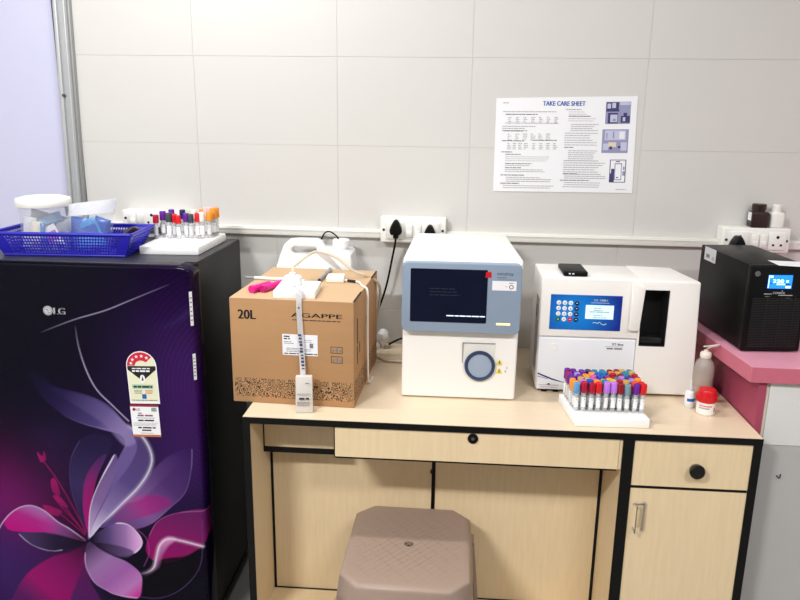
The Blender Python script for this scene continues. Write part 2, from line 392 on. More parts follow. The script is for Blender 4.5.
b = B(); b.box((1.2015,FY+.002,.02), (DW,-.01,.7333), WOOD); b.box((1.2015,FY-.001,.02), (DW,FY+.003,.7333), BLACKEDGE); b.box((DW-.0004,FY,.02), (DW+.0012,-.01,.7333), BLACKEDGE); b.build('side_panel', desk)
b = B(); b.box((.9065,FY+.002,.02), (.9325,-.02,.7333), WOOD); b.box((.9065,FY-.001,.02), (.9325,FY+.003,.7333), BLACKEDGE); b.build('divider_panel', desk)
KY = -.45
b = B(); b.box((.0165,KY,.152), (.4565,KY+.018,.7333), WOOD); b.box((.0165,KY-.001,.152), (.0235,KY+.001,.7333), BLACKEDGE)
b.build('back_panel', desk)
b = B(); b.box((.4665,KY,.152), (.9065,KY+.018,.7333), WOOD); b.box((.8985,KY-.001,.152), (.9065,KY+.001,.7333), BLACKEDGE)
b.build('back_panel', desk)
b = B(); b.box((.4565,KY-.0015,.152), (.4665,KY+.012,.7333), BLACKEDGE)
BRN = mat('chipped_dark_board', (70,48,34), .8)
for zc, rr in ((.575,.011),(.535,.007),(.60,.005)):
    b.prism([V((.457+rr*math.cos(a)*.7, KY-.0018, zc+rr*math.sin(a))) for a in [R(90+k*30) for k in range(7)]], (0,.002,0), BRN)
b.build('black_centre_strip', desk)
b = B(); b.box((.0165,FY+.004,.134), (.9065,-.02,.152), WOOD); b.box((.0165,KY-.004,.1515), (.9065,KY,.154), BLACKEDGE); b.build('bottom_shelf', desk)
az1, az0 = at(300,447.5,1,-.512).z, at(300,452.8,1,-.512).z
b = B(); b.box((.0185,-.512,az1), (.2205,-.495,.7333), WOOD); b.box((.0165,-.514,az0), (.2225,-.494,az1), BLACKEDGE); b.box((.0165,-.514,az1), (.0195,-.494,.7333), BLACKEDGE); b.build('small_apron_panel', desk)
b = B(); b.box((.2245,FY+.002,.655), (.8985,FY+.020,.7315), WOOD); b.box((.2245,FY+.020,.66), (.8985,-.25,.72), WOOD)
b.box((.2245,FY+.002,.651), (.8965,FY+.02,.6552), BLACKEDGE); b.box((.2215,FY+.003,.653), (.2247,-.25,.7315), BLACKEDGE)
dr = b.build('drawer', desk)
b = B(); T = Matrix.Translation((.556,FY+.002,.718)) @ Matrix.Rotation(R(90),4,'X')
b.lathe([(0,0),(.0125,0),(.0125,.003),(.009,.004),(.009,.0025),(0,.0025)], (0,0,0), BLACKEDGE, 24, T); b.disc((.556,FY-.0006,.718), (0,-1,0), .004, mat('lock_grey', (110,110,112), .3, metal=.8), .001, 12); b.build('lock', dr)
b = B(); b.box((.8998,FY+.003,.655), (.9065,FY+.02,.7333), WOOD); b.build('drawer_side_strip', desk)
b = B(); b.box((.9335,FY+.002,.6165), (1.2015,FY+.020,.7325), WOOD); b.box((.935,FY+.020,.63), (1.2,-.2,.72), WOOD); dr = b.build('drawer', desk)
b = B(); T = Matrix.Translation((1.0765,FY+.002,.6665)) @ Matrix.Rotation(R(90),4,'X')
b.lathe([(0,0),(.010,0),(.010,.006),(.0165,.010),(.0178,.016),(.0178,.020),(.015,.0235),(0,.0235)], (0,0,0), mat('knob_black_gloss', (16,13,12), .2), 28, T)
b.ring((1.0765,FY+.001,.6665), (0,-1,0), .010, .0135, CHROME, .004); b.build('knob', dr)
b = B(); b.box((.9335,FY+.004,.6085), (1.2015,FY+.018,.6165), BLACKEDGE); b.build('gap_strip', desk)
b = B(); b.box((.9335,FY+.002,.06), (1.2015,FY+.020,.6085), WOOD); dd = b.build('cupboard_door', desk)
hx, hz = .957, .537
b = B(); b.tube([(hx-.010,FY+.004,hz+.032),(hx-.010,FY-.018,hz+.033),(hx-.010,FY-.022,hz+.028),(hx-.010,FY-.022,hz-.028),(hx-.010,FY-.018,hz-.033),(hx-.010,FY+.004,hz-.032)], .0018, CHROME, 8, 4)
b.tube([(hx+.011,FY+.004,hz+.036),(hx+.011,FY-.004,hz+.036),(hx+.011,FY-.005,hz+.030),(hx+.011,FY-.005,hz-.030),(hx+.011,FY-.004,hz-.034),(hx+.011,FY+.004,hz-.034)], .0022, CHROME, 8, 4)
b.tube([(hx-.014,FY-.003,hz+.034),(hx,FY-.004,hz+.036),(hx+.014,FY-.003,hz+.036)], .0016, CHROME, 6, 4)
b.box((hx-.004,FY-.001,hz-.030), (hx+.004,FY+.002,hz+.028), mat('handle_recess_beige', (206,182,142), .5), .001)
b.build('handle', dd)
b = B(); b.box((.03,-.02,.15), (1.19,-.008,.72), WOOD); b.build('rear_panel', desk)
b = B(); b.box((.9325,FY+.03,.02), (1.2015,FY+.05,.06), BLACKEDGE); b.build('plinth', desk)
for xa_, xb_ in ((0,.0165),(1.2015,DW),(.9065,.9325)): b = B(); b.box((xa_,FY,0), (xb_,-.01,.02), BLACKEDGE); b.build('foot_rail', desk)

# ================================================================== PINK COUNTER
cnt = thing('pink_counter', 'pink laminate counter with a white and grey front right of the desk', 'counter', (1.7,-.28,0))
ST, SB = .904, .866
b = B()
o_ = [(1.1963,-.5745), (2.25,-.595), (2.25,-.004), (1.1475,-.004)]
tb_pts = [V((x,y,ST-.0006)) for x, y in o_]
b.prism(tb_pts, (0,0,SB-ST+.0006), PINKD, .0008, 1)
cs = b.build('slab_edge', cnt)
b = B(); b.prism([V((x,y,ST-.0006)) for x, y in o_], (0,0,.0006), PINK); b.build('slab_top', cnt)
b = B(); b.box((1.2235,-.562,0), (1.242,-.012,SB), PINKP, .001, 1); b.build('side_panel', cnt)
b = B(); b.box((1.2425,-.556,.705), (1.250,-.53,SB), mat('cream_trim', (214,206,190), .5)); b.box((1.2505,-.560,.705), (2.24,-.02,SB-.001), mat('counter_white_panel', (214,214,212), .45)); b.build('upper_front', cnt)
b = B(); b.box((1.2425,-.560,.0), (2.24,-.02,.7035), mat('counter_grey_panel', (178,176,175), .4, noise_amt=.04, nscale=6)); b.build('lower_front', cnt)
b = B(); b.tube([(1.294,-.5605,.626),(1.299,-.566,.621),(1.303,-.5615,.630)], .0012, INK, 6, 4); b.build('hook', cnt)

# ================================================================== FRIDGE
FZ = 1.087
fr = thing('refrigerator', 'glossy dark purple single-door fridge printed with a large flower', 'refrigerator', (-.43,-.25,0))
FX0, FX1 = -.80, -.162
b = B(); b.box((FX0,-.435,.05), (FX1,-.058,FZ), FRBODY, .006, 3); b.build('cabinet_body', fr)
b = B(); b.box((FX0+.003,-.4335,FZ-.001), (FX1-.003,-.062,FZ+.0003), mat('fridge_top_trim', (46,46,52), .4)); b.build('top_plate', fr)
b = B(); b.box((FX0+.02,-.42,0), (FX1-.02,-.08,.05), BLACKP); b.build('base', fr)
# door with the printed flower: art control points measured on the photograph, put on the door plane
DYF = -.491
def dp(px, py): p = at(px, py, 1, DYF); return (p.x, p.z)
def smooth(pts, closed=True, sub=10):
    P = np.array([dp(*p) for p in pts]); n = len(P); out = []
    rng = range(n if closed else n-1)
    for i in rng:
        if closed: a, b_, c, d = P[(i-1) % n], P[i], P[(i+1) % n], P[(i+2) % n]
        else: a, b_, c, d = P[max(i-1,0)], P[i], P[i+1], P[min(i+2,n-1)]
        for k in range(sub):
            t = k/sub
            out.append(.5*((2*b_)+(c-a)*t+(2*a-5*b_+4*c-d)*t*t+(3*b_-a-3*c+d)*t**3))
    if not closed: out.append(P[-1])
    return np.array(out)
stp = .0022
gx = np.arange(FX0, FX1+.0045+1e-9, stp); gz = np.arange(.06, FZ+.002+1e-9, stp)
GX, GZ = np.meshgrid(gx, gz)
img = np.zeros(GX.shape+(3,))
def L(*c): return np.array(lin(c))
def blend(c, a): img[...] = img*(1-a[..., None]) + np.asarray(c)*a[..., None]
def glow(cx, cy, r, col, s=1, asp=1):
    x, z = dp(cx, cy); d = np.sqrt((GX-x)**2 + ((GZ-z)*asp)**2)/(r*.0024)
    blend(L(*col), np.clip(np.exp(-d*d)*s, 0, 1))
def dist_line(P):
    D = np.full(GX.shape, 9.); T = np.zeros(GX.shape); n = len(P)-1
    for i in range(n):
        a, c = P[i], P[i+1]; v = c-a; l2 = max(v@v, 1e-12)
        t = np.clip(((GX-a[0])*v[0]+(GZ-a[1])*v[1])/l2, 0, 1)
        d = np.hypot(GX-a[0]-t*v[0], GZ-a[1]-t*v[1]); k = d < D
        D[k] = d[k]; T[k] = ((i+t)/n)[k]
    return D, T
def inside(P):
    m = np.zeros(GX.shape, bool); n = len(P)
    for i in range(n):
        a, c = P[i], P[(i+1) % n]
        if a[1] == c[1]: continue
        k = ((a[1] > GZ) != (c[1] > GZ)) & (GX < (c[0]-a[0])*(GZ-a[1])/(c[1]-a[1])+a[0])
        m ^= k
    return m
def petal(pts, A, Bp, stops, rim=None, rim_c=(235,205,240), rim_w=1.3, rim_a=.8, soft=1.0):
    """closed outline; colour runs from A to B through stops [(t, rgb, alpha)]"""
    P = smooth(pts); m = inside(P); D, _ = dist_line(np.vstack([P, P[:1]]))
    sd = np.where(m, D, -D); cov = np.clip(sd/(soft*stp)+.5, 0, 1)
    a, c = np.array(dp(*A)), np.array(dp(*Bp)); v = c-a
    t = np.clip(((GX-a[0])*v[0]+(GZ-a[1])*v[1])/(v@v), 0, 1)
    ts = [s_[0] for s_ in stops]; cl = np.array([L(*s_[1]) for s_ in stops]); al = [s_[2] for s_ in stops]
    colr = np.stack([np.interp(t, ts, cl[:, k]) for k in range(3)], -1); alp = np.interp(t, ts, al)
    blend(colr, cov*alp)
    if rim: stroke(rim, rim_c, rim_w, rim_a, clip=cov)
def stroke(pts, c, w, a, fade=(0, 0), clip=None, halo=0):
    D, T = dist_line(smooth(pts, False)); w = w*.0024/2
    f = np.ones(T.shape)
    if fade[0]: f *= np.clip(T/fade[0], 0, 1)
    if fade[1]: f *= np.clip((1-T)/fade[1], 0, 1)
    k = np.clip((w-D)/(stp*.9)+.5, 0, 1)
    if halo: k = np.maximum(k, .45*np.exp(-(D/(halo*.0024))**2))
    k = k*a*f
    if clip is not None: k = k*clip
    blend(L(*c), k)
img[...] = L(8, 7, 22)
glow(190, 380, 75, (52, 24, 84), .9, .8); glow(150, 470, 70, (44, 24, 74), .7); glow(5, 505, 62, (120, 22, 96), .9); glow(-5, 560, 60, (64, 34, 104), .8)
glow(40, 600, 70, (66, 34, 100), .7); glow(60, 450, 60, (34, 22, 60), .5); glow(190, 460, 50, (60, 26, 92), .6); glow(205, 400, 45, (60, 20, 88), .5)
# fine concentric rings on the right
cx, cz = dp(232, 392); dd_ = np.hypot(GX-cx, (GZ-cz)*.8); xr = np.clip((GX-dp(135,390)[0])/.08, 0, 1)
blend(L(104, 34, 130), (.5+.5*np.sin(dd_/.0024*1.35))*np.exp(-(dd_/.26)**2)*.16*xr)
cx, cz = dp(55, 470); rr = np.clip(1-np.abs(GX-cx)/.08, 0, 1)*np.clip((GZ-dp(60,520)[1])/.1, 0, 1)*np.clip((dp(60,420)[1]-GZ)/.05, 0, 1)
blend(L(90, 40, 110), (.5+.5*np.sin((GX*1.0+GZ*.12)/.0024*1.6))*.14*rr)
# hair lines above
stroke([(39,333),(73,320),(105,310.5),(131,300),(170,284)], (190,180,215), .9, .75, (.35,.35))
stroke([(160,330),(185,315),(205,292)], (70,60,110), 2, .3, (.4,.4), halo=5)
stroke([(75,325),(78.7,347),(86.6,371),(97,390),(113,406),(128.6,421)], (205,190,228), 1.1, .85, (.4,0))
# veil ribbon
veil_top = [(22,366),(40,374),(55,386),(87,395),(108,405),(126,424),(143,437),(151.6,455),(149.5,470),(138.6,487),(121,505),(102,524),(89.5,539)]
veil_low = [(88.5,531),(93,505),(102,483),(117,461),(125.7,444),(120,434),(100,429),(69,418),(43,398)]
petal(veil_top+veil_low, (25,370), (125,450), [(0,(24,18,54),.1),(.35,(44,34,84),.45),(.7,(86,70,130),.8),(.9,(150,130,182),.95),(1,(112,92,150),.95)])
petal([(50,388),(87,396),(108,407),(126,424),(140,436),(126,446),(105,425),(80,408)], (60,395), (135,440), [(0,(60,48,104),.15),(1,(150,132,182),.75)], soft=4)
stroke([(60,414),(84,424),(104,429),(121,435),(126,444),(118,459)], (150,135,185), 1.2, .55, (.5,.2))
# large right petal and the magenta behind
petal([(100,527),(116,508),(140,485),(166,458),(192,449),(191,472),(185,493),(169,509),(151,524),(134,529),(118,525)], (188,452), (118,522), [(0,(58,30,92),.7),(.4,(86,54,116),.85),(.75,(132,92,152),.95),(1,(96,70,128),.95)], rim=[(192,449),(191,472),(185,493),(169,509),(151,524)], rim_c=(160,130,180), rim_w=1, rim_a=.5)
petal([(113,517),(129,499),(153,495),(172,502),(158,512),(140,518),(124,523)], (125,515), (160,500), [(0,(150,44,124),.35),(.5,(172,32,128),.75),(1,(150,34,120),.8)], soft=3)
petal([(149,536),(158,521),(177,513),(206,511),(206,540),(191,554.5),(169,563),(153,560),(146,550)], (180,512), (170,562), [(0,(112,34,98),.85),(.5,(138,26,102),.95),(1,(150,14,98),1)], rim=[(149,536),(158,521),(177,513),(206,511)], rim_c=(196,110,170), rim_w=1, rim_a=.7)
petal([(121,500),(150,472),(170,456),(180,462),(160,482),(140,500)], (125,498), (175,458), [(0,(150,120,170),.4),(1,(90,60,120),.1)], soft=4)
# ribbon front fold
petal([(102,524),(121,505),(138.6,487),(149.5,470),(151.6,455),(143,437),(132,432),(137,447),(131,463),(119,480),(106,500),(94,523),(89.5,538)], (146,450), (95,530), [(0,(66,50,100),.75),(.4,(90,72,128),.9),(.75,(142,122,172),.95),(1,(206,192,220),1)], rim=[(125,424),(143,437.5),(151.6,455),(149.5,470),(138.6,487),(121,505),(102,524),(91,537)], rim_c=(238,226,246), rim_w=1.4, rim_a=.8)
stroke([(126,424),(143,437.5),(151.6,455),(149.5,470),(138.6,487),(121,505),(102,524)], (236,226,244), 1.0, .9, (.1,.1), halo=2.2)
# upright petals
petal([(86,533),(79,515),(71,490),(70,462),(80,440),(98,434),(112,443),(100,470),(88,490),(86,512)], (85,530), (92,440), [(0,(50,30,74),.9),(.5,(58,46,92),.9),(1,(40,30,70),.55)], rim=[(86,533),(79,515),(71,490),(70,462),(80,440)], rim_c=(96,74,130), rim_w=1, rim_a=.5)
petal([(88,533),(83,507),(85,480),(95,462),(106,455),(97,478),(91,505)], (87,528), (100,458), [(0,(176,24,116),.95),(.6,(150,30,110),.85),(1,(90,46,110),.5)])
petal([(89,537),(90,509),(98,485),(114,455),(117,467),(107,493),(95,519)], (90,530), (115,460), [(0,(188,166,202),.95),(.4,(134,104,154),.95),(1,(110,88,140),.9)], rim=[(89,537),(90,509),(98,485),(114,455),(118,440)], rim_c=(240,220,244), rim_w=1.5, rim_a=.95)
# stamens
for q in ([(41,458),(56,478),(72,505),(86,532)], [(53,490),(66,508),(84,532)], [(60,505),(72,518),(86,534)], [(50,506),(68,520),(85,535)]): stroke(q, (150,22,92), 1.3, .8)
for q in ([(37,452),(42,456),(44,451),(46,459),(41,462)], [(51,480),(55,479),(60,492),(58,496),(52,490)], [(53,496),(60,497),(68,507),(60,505)], [(43,505),(52,507),(62,511),(57,516),(47,512)]): petal(q, q[0], q[2], [(0,(170,24,100),.85),(1,(140,20,92),.85)])
# lower flower petals
petal([(88,545),(70,552),(50,558),(28,573),(14,595),(12,612),(60,612),(74,590),(84,562)], (86,548), (30,600), [(0,(54,12,50),.9),(.4,(140,18,98),.9),(.75,(168,18,108),.85),(1,(110,28,98),.6)], soft=2)
petal([(84,556),(90,580),(104,612),(70,612),(74,590)], (86,560), (88,612), [(0,(110,20,90),.7),(1,(96,36,110),.6)], soft=2)
petal([(88,541),(70,536),(53,534),(34,531),(19,534),(32,545),(50,551),(69,549)], (86,541), (22,534), [(0,(16,10,26),1),(.5,(38,28,56),.95),(1,(74,60,100),.7)], rim=[(19,534),(32,545),(50,551),(62,550)], rim_c=(200,180,214), rim_w=1.2, rim_a=.75)
petal([(86,541),(70,529),(58,522),(43,510),(29,505.5),(15,510),(4,521),(10,530),(29,532),(53,533)], (30,535), (40,505), [(0,(190,20,126),1),(.5,(178,40,134),1),(1,(164,120,178),1)])
petal([(86,541),(70,530),(58,523),(48,516),(40,524),(44,532),(60,535)], (44,526), (84,540), [(0,(180,60,150),.2),(.4,(118,72,128),.85),(1,(30,16,40),1)], soft=3)
stroke([(86,541),(70,529),(58,522),(43,510),(29,505.5),(15,510),(3,522),(-6,540)], (226,198,232), 1.1, .8, (.12,.1))
petal([(89,542),(100,549),(113,556),(127,562),(140,573),(142,584),(138,598),(117,595),(106,590),(94,582),(86,567),(85,553)], (90,546), (138,594), [(0,(74,50,86),1),(.3,(160,118,172),1),(.6,(166,100,172),1),(.85,(196,128,192),1),(1,(206,66,160),1)], rim=[(85,553),(86,567),(94,582),(106,590),(117,595),(138,598)], rim_c=(226,190,230), rim_w=1.4, rim_a=.8)
petal([(90,539),(100,531),(116,523),(129,525),(140,536),(142,545),(135,553),(121,556),(108,551),(98,545)], (92,540), (140,545), [(0,(20,12,30),1),(.35,(88,70,118),1),(.7,(160,118,174),1),(1,(236,178,230),1)], rim=[(116,523),(129,525),(140,536),(142,545),(135,553)], rim_c=(250,226,248), rim_w=1.6, rim_a=.9)
petal([(95,543),(115,545),(133,551),(128,557),(115,556),(103,551)], (98,545), (130,554), [(0,(30,20,42),.9),(1,(92,70,112),.85)], soft=2)
# lower right: dark disc, magenta ring line, bright curl
petal([(150,575),(160,560),(185,556),(203,548),(203,566),(192,583),(172,596),(152,598),(142,590)], (160,570), (185,590), [(0,(9,6,16),.95),(1,(8,6,16),.95)], soft=2)
stroke([(140,597),(160,598),(180,590),(196,574),(202,556),(202,520)], (96,66,128), 1, .6)
stroke([(134,527),(146,538),(149,553),(144,566)], (170,80,160), 1, .5)
petal([(147,573),(154,566),(157,550),(160,543),(168,537),(176,539),(168,546),(162,556),(158,568)], (148,572), (166,540), [(0,(120,60,130),.3),(1,(226,150,206),.75)], soft=4)
stroke([(140,574),(148,572),(154,567),(156.5,557),(160,545),(168,539),(182,541),(205,547)], (252,226,246), 1.5, .95, (.3,.02), halo=2.2)
img *= np.array([.80, .80, .86])
# door mesh
ny, nx = GX.shape
rt_, rl_, rtop = .016, .016, .012
def rnd(d, r): d = np.clip(d, 0, r); return r-np.sqrt(np.maximum(r*r-(r-d)**2, 0))
GY = DYF + rnd(FX1+.0045-GX, rt_) + rnd(GX-FX0, rl_) + rnd(FZ+.002-GZ, rtop)
e_c = .040-np.sqrt(np.maximum(.040**2-np.clip(GX-(FX1+.0045-.040), 0, .040)**2, 0))
GZ = GZ - .55*e_c*np.clip((GZ-(FZ-.16))/.16, 0, 1)
co = np.stack([GX, np.minimum(GY, -.437), GZ], -1).reshape(-1, 3)
idx = np.arange(nx*ny).reshape(ny, nx)
fc = np.stack([idx[:-1,:-1], idx[:-1,1:], idx[1:,1:], idx[1:,:-1]], -1).reshape(-1, 4).tolist()
# sides of the door back to the gasket
bord = list(idx[0,:])+list(idx[1:,-1])+list(idx[-1,-2::-1])+list(idx[-2:0:-1,0])
base = len(co); bk = co[bord].copy(); bk[:,1] = -.436
co = np.vstack([co, bk]); nb = len(bord)
for k in range(nb): fc.append([bord[k], base+k, base+(k+1) % nb, bord[(k+1) % nb]])
fc.append([base+k for k in range(nb)])
me = bpy.data.meshes.new('door'); me.from_pydata((co-np.array(fr.location)).tolist(), [], fc)
ca = me.color_attributes.new('print', 'FLOAT_COLOR', 'POINT')
cols = np.ones((len(co), 4)); cols[:,:3] = L(8,7,12); cols[:base,:3] = img.reshape(-1,3)
ca.data.foreach_set('color', cols.ravel()); me.update()
for p in me.polygons: p.use_smooth = True
me.set_sharp_from_angle(angle=R(50))
me.materials.append(vcol_mat('floral_print_gloss', 'print', .12, .12))
door = bpy.data.objects.new('door', me); COL.objects.link(door); door.parent = fr
b = B(); b.box((FX0+.02,DYF+.011,FZ-.004), (FX1-.028,-.4365,FZ+.0030), mat('fridge_top_trim', (46,46,52), .4), .002, 2); b.build('door_top_cap', door)
# logo
SIL = mat('silver_logo', (186,186,190), .35)
b = B(); c = at(48,310.5,1,DYF); lg = DYF-.0002
b.disc((c.x,lg,c.z), (0,-1,0), .0125, SIL, .0008, 28)
b.ring((c.x,lg-.0008,c.z), (0,-1,0), .0098, .0108, mat('logo_dark_grey', (60,60,66), .4), .0003)  # dark grey ring line of the logo
b.disc((c.x-.003,lg-.0008,c.z+.003), (0,-1,0), .0015, INK, .0003, 10)
b.box((c.x,lg-.0011,c.z-.006), (c.x+.001,lg,c.z+.004), INK); b.box((c.x,lg-.0011,c.z-.006), (c.x+.006,lg,c.z-.005), INK)
c2 = at(54.5,314,1,DYF); b.text('LG', (c2.x-.001,lg,c2.z-.0005), X, Z, .0185, SIL, w=.030, bold=True); b.build('logo', door, smooth=0)
# energy label
cr, gl = mat('label_cream', (226,226,196), .5), mat('label_green', (150,186,160), .5)
x0, x1 = -.3450, -.2640; zb, zt = .757, .872; xm = (x0+x1)/2; lk = -.0
rot = Matrix.Translation((xm-.001,DYF,zb-.0075)) @ Matrix.Rotation(R(-1.5),4,'Y') @ Matrix.Translation((-xm,-DYF,-zb))
ys = DYF-.0002
def stretch(b):
    for v in b.bm.verts:
        if v.co.z < .815: v.co.z = .815-(.815-v.co.z)*1.62
    return b
arc = [V((xm+.0405*math.cos(a), ys, .826+.0405*math.sin(a))) for a in [R(k*12) for k in range(16)]]
b = B(); b.prism([V((x0,ys,zb)), V((x1,ys,zb))]+arc, (0,-.0004,0), PAPER)
k = [V((xm+.038*math.cos(a), ys-.0004, .827+.037*math.sin(a))) for a in [R(q*12) for q in range(16)]]
b.prism([V((xm-.038,ys-.0004,zb+.004)), V((xm+.038,ys-.0004,zb+.004))]+k, (0,-.0002,0), cr)
e = stretch(b).xform(rot).build('energy_label', door, smooth=0)
b = B(); y2 = ys-.0007
ro = [V((xm+.038*math.cos(R(a)), y2, .827+.037*math.sin(R(a)))) for a in range(40,181,10)]; ri = [V((xm+.017*math.cos(R(a)), y2, .827+.014*math.sin(R(a)))) for a in range(180,39,-10)]
for q in range(len(ro)-1): b.prism([ro[q], ro[q+1], ri[-2-q], ri[-1-q]], (0,-.0001,0), mat('label_red', (200,30,56), .5))
for a in (55, 84, 113, 142, 166):
    cxs, czs = xm+.028*math.cos(R(a)), .827+.0265*math.sin(R(a))
    b.prism([V((cxs+(.0052 if q % 2 == 0 else .0022)*math.sin(q*math.pi/5), y2-.0001, czs+(.0052 if q % 2 == 0 else .0022)*math.cos(q*math.pi/5))) for q in range(10)], (0,-.0001,0), PAPER if a > 50 else cr)
b.prism([V((xm-.038,y2,.826)), V((xm+.038,y2,.826)), V((xm+.038,y2,.816)), V((xm,y2,.796)), V((xm-.038,y2,.816))], (0,-.0001,0), INK)
b.lines((xm-.026,y2-.0001,.818), X, Z, .052, 2, .006, .0028, PAPER, lo=.8)
b.disc((xm,y2-.0001,.800), (0,-1,0), .007, PAPER, .0001); b.prism([V((xm-.003,y2-.0003,.797)), V((xm+.003,y2-.0003,.797)), V((xm,y2-.0003,.805))], (0,-.0001,0), INK)
b.box((xm-.030,y2-.0001,.783), (xm+.026,y2,.790), gl); b.lines((xm-.026,y2-.0002,.7850), X, Z, .05, 1, .005, .0028, INK, lo=1)
b.lines((xm-.026,y2-.0001,.7795), X, Z, .026, 3, .0024, .0009, INKG, lo=.7); b.lines((xm+.004,y2-.0001,.7795), X, Z, .026, 3, .0024, .0009, mat('red_print', (190,70,70), .6), lo=.7)
b.box((xm-.006,y2-.0001,.7655), (xm+.006,y2,.7735), BLUEINK); b.lines((xm-.034,y2-.0001,zb+.0055), X, Z, .068, 1, .003, .0013, INKG, lo=1)
stretch(b).xform(rot).build('label_print', e, smooth=0)
x0, x1, zb, zt = -.3425, -.2655, .636, .7555; xm = (x0+x1)/2; zb2 = .686
rot = Matrix.Translation((xm-.0045,DYF,.706)) @ Matrix.Rotation(R(-1.5),4,'Y') @ Matrix.Translation((-xm,-DYF,-.75))
ORG, DRED = mat('label_orange', (190,110,60), .5), mat('label_maroon', (150,30,50), .5)
def s2_(b):
    for v in b.bm.verts: v.co.z = .7545-(.7545-v.co.z)*1.1
    return b
b = B(); b.box((x0,ys-.0004,.672), (x1,ys,.753), PAPER); b.box((x0,ys-.0005,.749), (x1,ys,.7545), DRED); b.box((x0,ys-.0005,.671), (x1,ys,.6765), ORG)
e = s2_(b).xform(rot).build('service_label', door, smooth=0)
b = B(); b.disc((x0+.010,ys-.0005,.742), (0,-1,0), .0042, DRED, .0001); b.text('LG', (x0+.0155,ys-.0004,.739), X, Z, .0062, INKG, w=.011, bold=True)
b.box((x1-.020,ys-.0006,.737), (x1-.005,ys,.747), gl); b.lines((x1-.018,ys-.0006,.744), X, Z, .012, 3, .0028, .0012, INKG, lo=.9)
b.lines((xm-.018,ys-.0004,.731), X, Z, .012, 1, .004, .0028, INKG, lo=1); b.lines((xm-.020,ys-.0004,.7245), X, Z, .044, 1, .005, .0042, mat('rose_print', (150,80,100), .6), lo=1)
b.lines((xm-.024,ys-.0004,.7195), X, Z, .05, 1, .004, .0014, INKG, lo=1); b.lines((xm-.020,ys-.0004,.712), X, Z, .044, 1, .005, .0036, INK, lo=1)
b.lines((xm-.034,ys-.0004,.7065), X, Z, .068, 3, .0034, .0012, INKL, lo=.9); b.lines((xm-.022,ys-.0004,.693), X, Z, .048, 1, .005, .0036, INK, lo=1)
b.lines((xm-.012,ys-.0004,.6865), X, Z, .028, 1, .005, .0034, INK, lo=1); b.lines((xm-.016,ys-.0004,.680), X, Z, .034, 1, .003, .0012, INKG, lo=1)
s2_(b).xform(rot).build('label_print', e, smooth=0)
# stickers on the rounded door edge
for (pa, pb) in (((189,291),(192,325)), ((195,353),(199,379))):
    A, C = at(pa[0],pa[1],1,-.487), at(pb[0],pb[1],1,-.487)
    b = B(); n = V((.72,-.69,0)).normalized(); r = V((.69,.72,0)).normalized()
    ctr = V((FX1+.0045-.006, -.4933, (A.z+C.z)/2)); h = A.z-C.z
    b.prism([ctr-r*.004-Z*h/2, ctr+r*.004-Z*h/2, ctr+r*.004+Z*h/2, ctr-r*.004+Z*h/2], n*.0006, PAPER)
    b.lines(ctr-r*.003+Z*h*.3+n*.0006, r, Z, .006, 6, h*.13, .003, INKG, lo=.6, lift=0)
    b.build('edge_sticker', door, smooth=0)

# ================================================================== BASKET ON THE FRIDGE
bk = thing('plastic_basket', 'shallow blue slotted plastic basket on top of the fridge', 'basket', (-.527,-.325,FZ))
def wallgrid(b, p00, p10, p11, p01, nu, nv, bu, bv, mu, mv0, mv1):
    """slotted sheet between four corners; bars bu/bv wide, solid margins mu, mv0, mv1 (fractions)"""
    us = [0]; 
    for k in range(nu): a = mu+(1-2*mu)*k/nu; us += [a+(1-2*mu)/nu*bu, a+(1-2*mu)/nu]
    us += [1]; vs = [0]
    for k in range(nv): a = mv0+(1-mv0-mv1)*k/nv; vs += [a+(1-mv0-mv1)/nv*bv, a+(1-mv0-mv1)/nv]
    vs += [1]
    tb = bmesh.new(); g_ = [[tb.verts.new((p00*(1-u)+p10*u)*(1-v)+(p01*(1-u)+p11*u)*v) for u in us] for v in vs]
    for j in range(len(vs)-1):
        for i in range(len(us)-1):
            if i % 2 == 1 and j % 2 == 1 and i < len(us)-2 and j < len(vs)-2: continue
            tb.faces.new((g_[j][i], g_[j][i+1], g_[j+1][i+1], g_[j+1][i]))
    return b.add(tb, BLUEB)
b = B(); z0, z1 = FZ+.001, FZ+.063
lo_ = [V((-.695,-.413,z0)), V((-.372,-.396,z0)), V((-.384,-.262,z0)), V((-.700,-.268,z0))]
hi_ = [V((-.718,-.433,z1)), V((-.342,-.415,z1)), V((-.357,-.238,z1)), V((-.722,-.245,z1))]
for k, n in ((0,40),(1,20),(2,40),(3,20)):
    wallgrid(b, lo_[k], lo_[(k+1) % 4], hi_[(k+1) % 4], hi_[k], n, 6, .30, .34, .085 if k % 2 == 0 else .1, .10, .12)
wallgrid(b, lo_[0], lo_[1], lo_[2], lo_[3], 40, 18, .5, .5, .03, .05, .05)
o = b.build('slotted_body', bk, smooth=0)
md = o.modifiers.new('thickness', 'SOLIDIFY'); md.thickness = .0018; md.offset = 0
b = B()
for k in range(4):
    a, c = hi_[k], hi_[(k+1) % 4]; b.cyl(a, c, .0042, BLUEB, 10)
    b.lathe([(0,-.0042),(.0042,-.003),(.0045,0),(.0042,.003),(0,.0042)], a, BLUEB, 10)
    a, c = lo_[k], lo_[(k+1) % 4]; b.cyl(a+Z*.003, c+Z*.003, .003, BLUEB, 8)
b.build('rim', bk)
